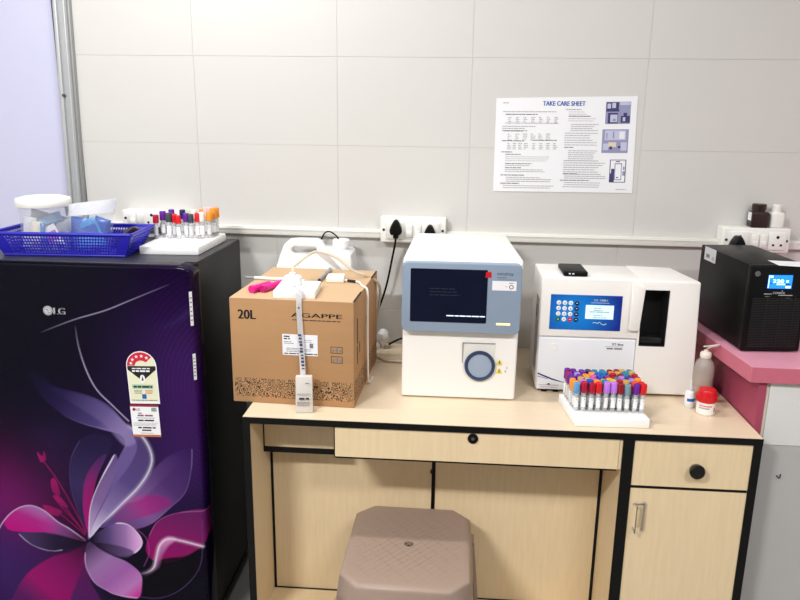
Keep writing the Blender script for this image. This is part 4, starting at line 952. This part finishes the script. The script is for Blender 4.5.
b = B(); b.text('mindray', (.606,BY_,1.0825), X, Z, .0085, mat('print_slate', (52,62,82), .5), w=.040); b.lines((.606,BY_,1.0755), X, Z, .024, 1, .004, .0026, INKG, lo=1)
b.lines((.608,BY_,1.0710), X, Z, .042, 1, .004, .0010, mat('print_slate2', (110,122,142), .5), lo=1); b.build('brand_lettering', bz, smooth=0)
b = B(); b.box((.5945,BY_-.0005,1.0440), (.6540,BY_,1.0680), None or PAPER); ss = b.build('white_sticker', bz, smooth=0)
b = B(); b.ring((.6415,BY_-.0006,1.0535), (0,-1,0), .0038, .0056, mat('maroon_print', (110,40,48), .5), .0003); b.lines((.636,BY_-.0005,1.0625), X, Z, .012, 1, .003, .0018, INKG, lo=1); b.box((.6265,BY_-.0008,1.0535), (.6305,BY_,1.0548), INKG)
b.build('sticker_print', ss, smooth=0)
b = B(); b.prism([V((.5770,BY_-.0012,1.0760)), V((.592,BY_-.0012,1.0765)), V((.5905,BY_-.0012,1.0905)), V((.5785,BY_-.0012,1.0900))], (0,-.0008,0), RED); b.build('red_sticker', bz, smooth=0)
b = B(); b.box((.6085,BY_-.001,.9545), (.6435,BY_+.001,.9600), AMBER, .001); b.build('status_light', bz)
# tube port
PX_, PZ_ = .5725, .8405; fyp = -.4495
b = B(); P = [(.5275,.845),(.5275,.8995),(.6105,.8995),(.6105,.845)]
b.prism([V((.5275,fyp-.002,.842)), V((.6105,fyp-.002,.842)), V((.6105,fyp+.002,.8995)), V((.5275,fyp+.002,.8995))], (0,.004,0), mat('port_plate', (222,219,214), .4), .001, 1)
b.box((.5268,fyp-.0015,.846), (.529,fyp+.003,.8995), mat('port_painted_shadow', (150,146,142), .6)); b.box((.5275,fyp-.0005,.8985), (.6105,fyp+.003,.9003), mat('port_painted_shadow', (150,146,142), .6)); b.build('port_plate', ha)  # grey strips paint the shadow along the plate's left and top edges
T = Matrix.Translation((PX_,-.4508,PZ_)) @ Matrix.Rotation(R(90-6.4),4,'X')
b = B(); b.lathe([(.030,.0),(.0392,.0),(.0392,.008),(.036,.012),(.0325,.011),(.0315,.006),(.030,.006)], (0,0,0), BEZELD, 48, T); b.build('port_ring', ha)
b = B(); b.lathe([(0,.0075),(.018,.0080),(.0305,.0065),(.0318,.004),(.0318,0)], (0,0,0), DISC, 48, T); b.build('start_button', ha)
b = B()
for cz_, s in ((.852,.0068),(.829,.0078)):
    b.prism([V((.6225-s*1.1,-.4515,cz_-s)), V((.6225+s*1.1,-.4515,cz_-s)), V((.6225,-.4505,cz_+s))], (0,-.0022,0), YELLOW); b.box((.6217,-.4545,cz_-s*.45), (.6233,-.4520,cz_+s*.35), INK); b.box((.6217,-.4545,cz_-s*.75), (.6233,-.4520,cz_-s*.55), INK)
b.box((.637,-.4540,.826), (.640,-.451,.829), INKG); b.box((.6415,-.4530,.833), (.643,-.450,.840), INKL); b.build('warning_marks', ha, smooth=0)
b = B()
for fx_ in (.395,.64):
    for fy_ in (-.42,-.12): b.cyl((fx_,fy_,.7502), (fx_,fy_,.7545), .012, BLACKP, 16)
b.build('feet', ha)

# ================================================================== ELECTROLYTE ANALYZER
ea = thing('electrolyte_analyzer', 'white analyzer with a blue keypad panel on the right half of the desk', 'analyzer', (.93,-.29,.75))
EY = -.385
def hull(b, x0, x1, y0, y1, z0, z1, m, bev, dxb=0, dzr=0):
    tb = bmesh.new(); bmesh.ops.create_cube(tb, size=1)
    for v in tb.verts:
        f = v.co.y < 0; r = v.co.x > 0; u = v.co.z > 0
        v.co = V(((x1 if r else x0)+(dxb if (r and not f) else 0), y0 if f else y1, (z1+(dzr if r else 0)) if u else z0))
    bmesh.ops.bevel(tb, geom=tb.edges[:]+tb.verts[:], offset=bev, segments=3, affect='EDGES', profile=.5, clamp_overlap=True)
    return b.add(tb, m)
b = B(); hull(b, .7265, .986, EY+.008, -.201, .757, 1.0632, BODYW, .004, 0, -.001); b.build('rear_housing', ea)
b = B(); hull(b, .7262, .982, EY, -.26, .9045, 1.0645, BODYW, .005, 0, -.001); up_ = b.build('upper_front', ea)
b = B(); hull(b, .7272, .9775, EY, -.26, .757, .9030, BODYC, .004); b.build('lower_front', ea)
# right module with window
b = B()
fx = EY-.006
wx0, wx1, wz0, wz1 = .9805, 1.0495, .888, 1.0385
tb = bmesh.new()
oc = [V((.9775,0,.757)), V((1.1335,0,.757)), V((1.1275,0,1.0600)), V((.9775,0,1.0636))]
ic = [V((wx0+.002,0,wz0)), V((wx1,0,wz0)), V((wx1,0,wz1)), V((wx0,0,wz1))]
yo = [fx, fx+.001, fx+.012, fx+.002]
ov = [tb.verts.new((p.x, yo[k], p.z)) for k, p in enumerate(oc)]; iv = [tb.verts.new((p.x, fx+.001, p.z)) for p in ic]; iw = [tb.verts.new((p.x, fx+.07, p.z)) for p in ic]
bkv = [tb.verts.new((.979,-.20,.757)), tb.verts.new((1.1125,-.20,.757)), tb.verts.new((1.1020,-.20,1.0600)), tb.verts.new((.979,-.20,1.0636))]
for k in range(4):
    q = (k+1) % 4
    tb.faces.new((ov[k], ov[q], iv[q], iv[k])); f_ = tb.faces.new((iv[k], iv[q], iw[q], iw[k])); tb.faces.new((ov[q], ov[k], bkv[k], bkv[q]))
tb.faces.new(iw); tb.faces.new(bkv[::-1])
bmesh.ops.recalc_face_normals(tb, faces=tb.faces[:])
bmesh.ops.bevel(tb, geom=[tb.edges.get((ov[k], ov[(k+1) % 4])) for k in (0,1,2)]+[tb.edges.get((ov[k], bkv[k])) for k in (1,2)], offset=.005, segments=3, affect='EDGES', profile=.5)
b.add(tb, BODYW); mo = b.build('sample_module', ea)
b = B(); 
lx, hx_ = wx0+.001, wx1-.001
b.box((lx,fx+.062,wz0+.001), (hx_,fx+.068,wz1-.001), VOID); b.box((lx-.0002,fx+.0035,wz0+.001), (lx+.0015,fx+.066,wz1-.001), VOID); b.box((hx_-.0015,fx+.0035,wz0+.001), (hx_+.0003,fx+.066,wz1-.001), VOID)
b.box((lx,fx+.0035,wz1-.0025), (hx_,fx+.066,wz1-.0002), VOID); b.box((lx,fx+.0035,wz0+.0002), (hx_,fx+.066,wz0+.0025), VOID)
b.box((lx+.002,fx+.012,wz0+.003), (hx_-.002,fx+.06,wz0+.022), mat('probe_tray', (24,24,26), .3), .003); b.build('window_recess', mo)
b = B(); b.prism([V((.9535,EY,1.0575)), V((.986,EY,1.044)), V((.979,EY,.931)), V((.9525,EY,.931))], (0,-.014,0), BODYW, .003, 2); b.build('flap', ea)
# blue keypad panel with a soft lighter centre printed in it
bp = bpy.data.materials.new('blue_keypad_print'); bp.use_nodes = True; nt = bp.node_tree; pb_ = nt.nodes['Principled BSDF']; pb_.inputs['Roughness'].default_value = .3
tc = nt.nodes.new('ShaderNodeTexCoord'); mp = nt.nodes.new('ShaderNodeMapping'); mp.inputs['Location'].default_value = (.30,.10,-.20)
gr = nt.nodes.new('ShaderNodeTexGradient'); gr.gradient_type = 'SPHERICAL'; cr_ = nt.nodes.new('ShaderNodeValToRGB')
mp.inputs['Scale'].default_value = (8.5, 1, 10)
cr_.color_ramp.elements[0].position = 0; cr_.color_ramp.elements[0].color = (*lin((14,40,142)),1); cr_.color_ramp.elements[1].position = .75; cr_.color_ramp.elements[1].color = (*lin((14,128,216)),1)
nt.links.new(tc.outputs['Object'], mp.inputs['Vector']); nt.links.new(mp.outputs[0], gr.inputs[0]); nt.links.new(gr.outputs['Fac'], cr_.inputs[0]); nt.links.new(cr_.outputs[0], pb_.inputs['Base Color'])
kc = V((.8145,EY,.963))     # bright spot of the print
ex0, ex1, ez0, ez1 = .7512, .9330, .9258, 1.0192
kp = thing('k', 'k', 'k', kc); bpy.data.objects.remove(kp)
b = B(); b.box((ex0,EY-.0012,ez0), (ex1,EY+.001,ez1), bp); ko = b.build('keypad_panel', ea, smooth=0)
mp.inputs['Location'].default_value = (-8.5*(kc.x-ea.location.x), -(EY-ea.location.y), -10*(.972-ea.location.z))
kx = [.7725,.7878,.8030,.8185]; kz = [.9975,.9828,.9680,.9535]
KW, KN = mat('key_white', (232,236,240), .35), mat('key_navy', (18,30,74), .35)
for j in range(4):
    for i in range(4):
        m_ = KN if i == 3 else (mat('key_green', (20,110,60), .35) if (i, j) == (0,3) else (mat('key_red', (200,40,64), .35) if (i, j) == (2,3) else KW))
        b = B(); T = Matrix.Translation((kx[i],EY-.0012,kz[j]-.0002*i)) @ Matrix.Rotation(R(90),4,'X'); b.lathe([(0,.0016),(.005,.0015),(.0060,.0005),(.0060,0)], (0,0,0), m_, 20, T)
        ch = ['7','8','9','','4','5','6','','1','2','3','','','0','',''][j*4+i]
        if ch: b.text(ch, (kx[i],EY-.0028,kz[j]-.0022), X, Z, .0044, mat('key_red_print', (200,50,60), .5) if (i, j) == (1,1) else INK, align='C', lift=.0002)
        else: b.box((kx[i]-.0022,EY-.0030,kz[j]-.0007), (kx[i]+.0022,EY-.0026,kz[j]+.0007), KW if m_ is not KW else INK)
        b.build('key', ko, smooth=40)
b = B(); b.box((.8415,EY-.0018,.9565), (.9130,EY-.001,.9935), mat('lcd_pale', (206,232,242), .3, emit=(200,232,245), estr=.25)); lc = b.build('display', ko, smooth=0)
b = B(); LT = mat('lcd_text', (140,176,190), .4); b.lines((.862,EY-.0018,.9845), X, Z, .026, 2, .006, .002, LT, lo=.7); b.lines((.852,EY-.0018,.9745), X, Z, .05, 1, .006, .0022, LT, lo=1); b.lines((.862,EY-.0018,.9655), X, Z, .036, 2, .006, .0018, LT, lo=.6); b.build('display_text', lc, smooth=0) if False else b.build('display_text', ko, smooth=0)
PW = mat('panel_white_print', (226,236,246), .4)
b = B(); b.text('ST-200+', (.861,EY-.0012,1.0035), X, Z, .0064, PW, w=.036, bold=True); b.box((.854,EY-.0016,.9992), (.9005,EY-.0012,1.0000), PW); 
b.tube([(.862,EY-.0014,.9450),(.868,EY-.0014,.9475),(.874,EY-.0014,.9445),(.879,EY-.0014,.9485),(.884,EY-.0014,.9440),(.890,EY-.0014,.9415),(.897,EY-.0014,.9445)], .0006, PW, 6, 4); b.build('panel_lettering', ko, smooth=0)
b = B(); b.text('ST-line', (.9455,EY,.8865), X, Z, .0064, INK, w=.029, bold=True, align='R'); b.box((.8985,EY-.0004,.8825), (.944,EY,.8832), INKG); b.lines((.9035,EY,.8755), X, Z, .040, 1, .004, .0040, INKG, lo=1); b.build('badge_lettering', ea, smooth=0)
b = B(); b.disc((.7675,EY,.877), (0,-1,0), .0095, BODYW, .0012, 28); b.build('round_cap', ea)
b = B(); NV = mat('navy_stripe', (26,38,96), .4)
b.prism([V((.7295,EY-.0002,.8045)), V((.7290,EY-.0002,.8005)), V((.765,EY-.0002,.7860)), V((.800,EY-.0002,.7780)), V((.800,EY-.0002,.7795)), V((.766,EY-.0002,.7900))], (0,-.0004,0), NV)
b.prism([V((.7295,EY-.0002,.7955)), V((.7290,EY-.0002,.7935)), V((.756,EY-.0002,.7868)), V((.757,EY-.0002,.7885))], (0,-.0004,0), mat('pale_blue_stripe', (120,140,190), .4))
b.box((.734,EY-.0006,.7695), (.786,EY,.7708), mat('rose_line', (190,150,170), .5)); b.prism([V((.754,EY-.0003,.7715)), V((.765,EY-.0003,.7715)), V((.760,EY-.0003,.776))], (0,-.0004,0), INK); b.lines((.738,EY,.764), X, Z, .045, 1, .004, .0014, INKL, lo=1); b.build('stripe_marks', ea, smooth=0)
b = B(); b.box((.7255,EY+.03,.80), (.7268,EY+.085,1.0), mat('vent_grey', (150,150,150), .6)); b.box((.7252,EY+.06,.94), (.727,EY+.075,.975), VOID); b.build('side_vent', ea)
b = B(); b.box((.735,EY+.02,.7502), (1.118,-.21,.758), VOID)  # near-black slab paints the shade under the body, behind the feet
for q in (.742,.772): b.box((q,EY+.002,.7502), (q+.014,EY+.02,.7575), BLACKP, .001)
b.build('feet', ea)
# black box on top
t = thing('card_reader', 'small flat black electronic box lying on the blue-keypad analyzer', 'electronic box', (.812,-.325,1.0647), R(0))
b = B(); b.box((-.031,-.050,.0005), (.031,.060,.0135), BLACKP, .004, 3); b.build('case', t, world=False)
b = B(); b.box((-.018,-.0506,.006), (-.013,-.0495,.009), PW); b.box((-.009,-.0506,.006), (-.004,-.0495,.009), PW); b.build('indicator_marks', t, world=False, smooth=0)

# ================================================================== BOTTLES ON THE DESK
wbc = (1.1545,-.392,.7503)
wb = thing('wash_bottle', 'translucent wash bottle with a bent nozzle beside the white analyzer', 'bottle', (1.1545,-.392,.75))
b = B(); b.lathe([(0,0),(.022,0),(.0245,.004),(.0255,.078),(.0250,.090),(.021,.103),(.0145,.111),(.0125,.114),(.0125,.119)], wbc, clear_mat('bottle_ldpe', (200,190,182), .5, .35), 32); b.build('bottle_body', wb)
b = B(); b.lathe([(0,.003),(.0220,.004),(.0232,.006),(.0240,.064),(0,.064)], wbc, mat('amber_liquid', (178,150,126), .3), 28); b.build('liquid', wb)
b = B(); b.lathe([(0,.115),(.0135,.115),(.014,.117),(.014,.126),(.012,.129),(.006,.1305),(.0055,.135),(0,.135)], wbc, mat('cap_cream', (226,218,206), .4), 24); b.build('cap', wb)
b = B(); b.tube([(1.1545,-.392,.884),(1.159,-.396,.892),(1.174,-.408,.9015),(1.1775,-.412,.905),(1.173,-.413,.906),(1.152,-.413,.902),(1.139,-.413,.901)], .0017, mat('nozzle_milky', (214,206,196), .4), 8, 5); b.build('nozzle', wb)
dbt = thing('dropper_bottle', 'tiny white dropper bottle with a blue label beside the red-lidded jar', 'bottle', (1.107,-.449,.75))
b = B(); b.lathe([(0,0),(.0115,0),(.0125,.002),(.0125,.036),(.0105,.041),(.005,.044),(.005,.048)], (0,0,.0002), mat('dropper_white', (228,230,232), .35), 24); b.build('bottle_body', dbt, world=False)
b = B(); b.lathe([(.0055,.046),(.0055,.056),(.003,.060),(.0022,.074),(0,.075)], (0,0,0), mat('dropper_tip', (205,206,208), .3), 16); b.build('dropper_tip', dbt, world=False)
b = B(); n = 14
for (z0_, z1_, m_, r_, a0, a1) in ((.012,.034,PAPER,.0127,-165,-15), (.018,.026,BLUEINK,.0129,-135,-35)):
    tb = bmesh.new(); lo = []; hi = []
    for k in range(n+1): a = R(a0+(a1-a0)*k/n); lo.append(tb.verts.new((r_*math.cos(a), r_*math.sin(a), z0_))); hi.append(tb.verts.new((r_*math.cos(a), r_*math.sin(a), z1_)))
    for k in range(n): tb.faces.new((lo[k], lo[k+1], hi[k+1], hi[k]))
    b.add(tb, m_)
b.build('label', dbt, world=False)
rj = thing('reagent_jar', 'small white jar with a red screw lid at the right front of the desk', 'jar', (1.1345,-.488,.75))
b = B(); b.lathe([(0,0),(.020,0),(.0222,.003),(.0222,.036),(.019,.040)], (0,0,.0002), WHITEP, 32); b.build('jar_body', rj, world=False)
b = B(); b.lathe([(.0200,.034),(.0238,.034),(.0245,.036),(.0245,.050),(.0225,.0512),(.0212,.0512),(.0212,.062),(.0195,.0645),(0,.0645)], (0,0,0), RED, 36)
for k in range(30): a = 2*math.pi*k/30; b.box((-.0005,-.0005,.037), (.0005,.0005,.051), RED, 0, 1, Matrix.Translation((.0245*math.cos(a), .0245*math.sin(a), 0)) @ Matrix.Rotation(a,4,'Z'))
b.build('lid', rj, world=False)
b = B()
for (z0_, z1_, m_, r_, a0, a1) in ((.024,.0275,mat('rose_label_print', (220,120,130), .5),.0225,-150,-70), (.018,.0215,INKL,.0225,-150,-85), (.010,.022,mat('maroon_label_print', (120,50,60), .5),.0225,-52,-42)):
    tb = bmesh.new(); lo = []; hi = []
    for k in range(n+1): a = R(a0+(a1-a0)*k/n); lo.append(tb.verts.new((r_*math.cos(a), r_*math.sin(a), z0_))); hi.append(tb.verts.new((r_*math.cos(a), r_*math.sin(a), z1_)))
    for k in range(n): tb.faces.new((lo[k], lo[k+1], hi[k+1], hi[k]))
    b.add(tb, m_)
b.build('label_print', rj, world=False)

# ================================================================== UPS
UA = R(4)
ups = thing('power_supply', 'black tower power supply unit with a blue display on the pink counter', 'power supply', (1.212,-.458,ST), UA)
UW, UD, UH = .143, .30, .218
b = B(); b.box((0,.012,.004), (UW,UD,UH), BLACKS, .003, 2); b.build('casing', ups, world=False)
b = B(); tb = bmesh.new()
b.box((-.001,-.002,.003), (UW+.001,.014,UH+.001), BLACKP, .004, 3); fpn = b.build('front_bezel', ups, world=False)
b = B()
for k in range(30): b.box((.012,-.0035,.014+k*.0042), (UW-.010,-.0015,.0158+k*.0042), mat('grille_black', (26,26,28), .4))
for q in (.046,.080,.114): b.box((q,-.0042,.012), (q+.0016,-.0015,.142), mat('grille_black', (26,26,28), .4))
b.build('grille', ups, world=False)
b = B(); T = Matrix.Translation((.0085+.008,-.002,.198)) @ Matrix.Rotation(R(90),4,'X'); b.lathe([(0,.002),(.006,.0018),(.0068,.0008),(.0068,0)], (0,0,0), mat('button_grey', (92,92,96), .35), 20, T); b.build('power_button', ups, world=False)
b = B(); b.box((.0365,-.0030,.1665), (.0945,-.0015,.1995), mat('lcd_blue', (10,90,220), .25, emit=(24,120,245), estr=.9)); lcd = b.xform(Matrix.Translation((.007,0,-.004))).build('display', ups, world=False, smooth=0)
LW = mat('lcd_white', (200,235,255), .4, emit=(190,235,255), estr=1.0)
b = B(); b.text('220', (.048,-.003,.181), X, Z, .0085, LW, w=.026, lift=.0004, bold=True); b.box((.0375,-.0034,.168), (.039,-.003,.199), LW); b.box((.041,-.0034,.193), (.047,-.003,.198), LW)
b.box((.080,-.0034,.182), (.086,-.003,.187), LW); b.box((.058,-.0034,.1755), (.078,-.003,.1785), LW); b.box((.080,-.0034,.168), (.092,-.003,.173), LW); b.box((.042,-.0034,.178), (.046,-.003,.181), mat('lcd_navy', (10,40,120), .4)); b.box((.080,-.0034,.175), (.09,-.003,.178), mat('lcd_navy', (10,40,120), .4))
b.xform(Matrix.Translation((.007,0,-.004))).build('display_digits', ups, world=False, smooth=0)
b = B(); GP = mat('grey_white_print', (190,190,192), .5); b.text('CONSUL', (.052,-.002,.1530), X, Z, .0052, GP, w=.030, bold=True); b.box((.031,-.0028,.1518), (.050,-.002,.1532), GP); b.box((.066,-.0028,.1490), (.100,-.002,.1505), GP); b.lines((.034,-.002,.1455), X, Z, .012, 1, .003, .0018, INKG, lo=1); b.lines((.084,-.002,.142), X, Z, .012, 1, .003, .0018, mat('print_dim', (70,70,72), .5), lo=1); b.disc((.074,-.002,.1605), (0,-1,0), .0012, GP, .0006, 8); b.xform(Matrix.Translation((.007,0,-.004))).build('brand_lettering', ups, world=False, smooth=0)
b = B(); b.box((-.0008,UD-.100,.182), (.0002,UD-.028,.218), mat('sticker_silver', (196,196,198), .4)); sk = b.build('rating_sticker', ups, world=False, smooth=0)
b = B(); b.box((-.0011,UD-.062,.190), (-.0008,UD-.04,.200), INKG); b.box((-.0011,UD-.092,.187), (-.0008,UD-.078,.197), INKL); b.build('sticker_print', ups, world=False, smooth=0)
b = B(); pz = ST+UH+.0012
b.prism([at(768,260.5,2,pz), at(800,262,2,pz), at(803,267,2,pz), at(779,265.5,2,pz)], (0,0,.0006), PAPER); tag(b.build('paper_slip', smooth=0), 'white paper slip lying on top of the black power supply unit', 'paper')

# ================================================================== STOOL
sx, sy = .410, -.662
stl = thing('plastic_stool', 'brown moulded plastic stool pushed under the desk', 'stool', (sx,sy,0), R(-.8))
SH = .45; a_, c_ = .1475, .1745   # half sizes of the top
def oct_(hx, hy, ch): return [(hx-ch,-hy),(hx,-hy+ch),(hx,hy-ch),(hx-ch,hy),(-hx+ch,hy),(-hx,hy-ch),(-hx,-hy+ch),(-hx+ch,-hy)]
tb = bmesh.new()
lv = [(0,-.002,SH),(0.012,.0,SH-.0005),(.001,.004,SH-.0035),(-.002,.008,SH-.010),(-.007,.012,SH-.050),(-.011,.014,SH-.085)]
rings = []
for (ins, chd, z) in lv[1:]:
    rings.append([tb.verts.new((x,y,z)) for x, y in oct_(a_-ins, c_-ins, .038+chd)])
hole_r = [tb.verts.new((.012*math.cos(R(22.5+45*k-90+0)), .012*math.sin(R(22.5+45*k-90)), SH-.001)) for k in range(8)]
hole_b = [tb.verts.new((.011*math.cos(R(22.5+45*k-90)), .011*math.sin(R(22.5+45*k-90)), SH-.02)) for k in range(8)]
seq = [hole_b, hole_r]+rings
o8 = rings[0]
for a, c in zip(seq, seq[1:]):
    for k in range(8): tb.faces.new((a[k], a[(k+1) % 8], c[(k+1) % 8], c[k]))
bmesh.ops.recalc_face_normals(tb, faces=tb.faces[:])
ee = [e_ for e_ in tb.edges if any(e_.verts[0] in r_ and e_.verts[1] in r_ for r_ in rings[:3])]
bmesh.ops.bevel(tb, geom=ee, offset=.003, segments=2, affect='EDGES', profile=.5, clamp_overlap=True)
b = B(); b.add(tb, STOOLM); so = b.build('seat', stl, world=False, smooth=50)
md = so.modifiers.new('thickness', 'SOLIDIFY'); md.thickness = .004; md.offset = -1
b = B()   # moulded cross-hatch lines on the top
hx_, hy_ = a_-.022, c_-.022
for k in range(-16, 17):
    off = k*.0165
    for s in (1,-1):
        P = []
        for x in np.linspace(-hx_, hx_, 40):
            y = s*x*1.15+off*1.4
            if abs(y) < hy_ and abs(x)+abs(y) < hx_+hy_-.03 and math.hypot(x,y) > .018: P.append((x, y))
        if len(P) > 2:
            (x0_, y0_), (x1_, y1_) = P[0], P[-1]
            if k % 2 == 0 or s == 1: 
                d = V((x1_-x0_, y1_-y0_, 0)).normalized(); nn = V((-d.y, d.x, 0))*.0005
                if math.hypot(x0_+x1_, y0_+y1_) > .03 or True: b.prism([V((x0_,y0_,SH-.00050))+nn, V((x0_,y0_,SH-.00050))-nn, V((x1_,y1_,SH-.00050))-nn, V((x1_,y1_,SH-.00050))+nn], (0,0,.00014), STOOLM)
b.build('texture_ribs', stl, world=False, smooth=0)
for ix in (-1,1):
    for iy in (-1,1):
        b = B(); tb = bmesh.new(); q = []
        for z, ex, wd in ((SH-.07,.0,.06),(.20,.016,.048),(.0,.03,.042)):
            X_ = ix*(a_+.014+ex); Y_ = iy*(c_+.014+ex)
            q.append([tb.verts.new((X_-ix*.008,Y_-iy*wd,z)), tb.verts.new((X_,Y_-iy*wd,z)), tb.verts.new((X_,Y_-iy*.02,z)), tb.verts.new((X_-ix*.02,Y_,z)), tb.verts.new((X_-ix*wd,Y_,z)), tb.verts.new((X_-ix*wd,Y_-iy*.008,z)), tb.verts.new((X_-ix*.026,Y_-iy*.026,z))])
        for a, c in zip(q, q[1:]):
            for k in range(7): tb.faces.new((a[k], a[(k+1) % 7], c[(k+1) % 7], c[k]))
        tb.faces.new(q[0]); tb.faces.new(q[-1][::-1]); bmesh.ops.recalc_face_normals(tb, faces=tb.faces[:])
        b.add(tb, STOOLM); b.build('leg', stl, world=False, smooth=40)

# ================================================================== LIGHT
def area(name, loc, size, power, col, tgt=None, sy=None):
    l = bpy.data.lights.new(name, 'AREA'); l.shape = 'RECTANGLE'; l.size = size; l.size_y = sy or size; l.energy = power; l.color = col
    o = bpy.data.objects.new(name, l); COL.objects.link(o); o.location = loc
    d = (V(tgt)-V(loc)) if tgt else V((0,0,-1)); o.rotation_euler = d.to_track_quat('-Z','Y').to_euler()
    return o
area('ceiling_lamp_near_wall', (-.20,-.56,2.70), .9, 12, (.99,.99,.985), None, .08)
area('ceiling_lamp_front', (-.85,-2.75,2.70), .6, 54, (.99,.99,.985), None, .2)
area('fill_light_right', (1.5,-2.6,2.70), .8, 24, (.99,.99,.985), None, .4)  # added fill light, brightens the right-hand analyzer and wall
w = bpy.data.worlds.new('world'); sc.world = w; w.use_nodes = True
w.node_tree.nodes['Background'].inputs[0].default_value = (.9,.92,1,1); w.node_tree.nodes['Background'].inputs[1].default_value = .3
sc.view_settings.view_transform = 'Standard'; sc.view_settings.look = 'None'; sc.view_settings.gamma = 1; sc.view_settings.exposure = 0.92
sc.view_settings.use_curve_mapping = False
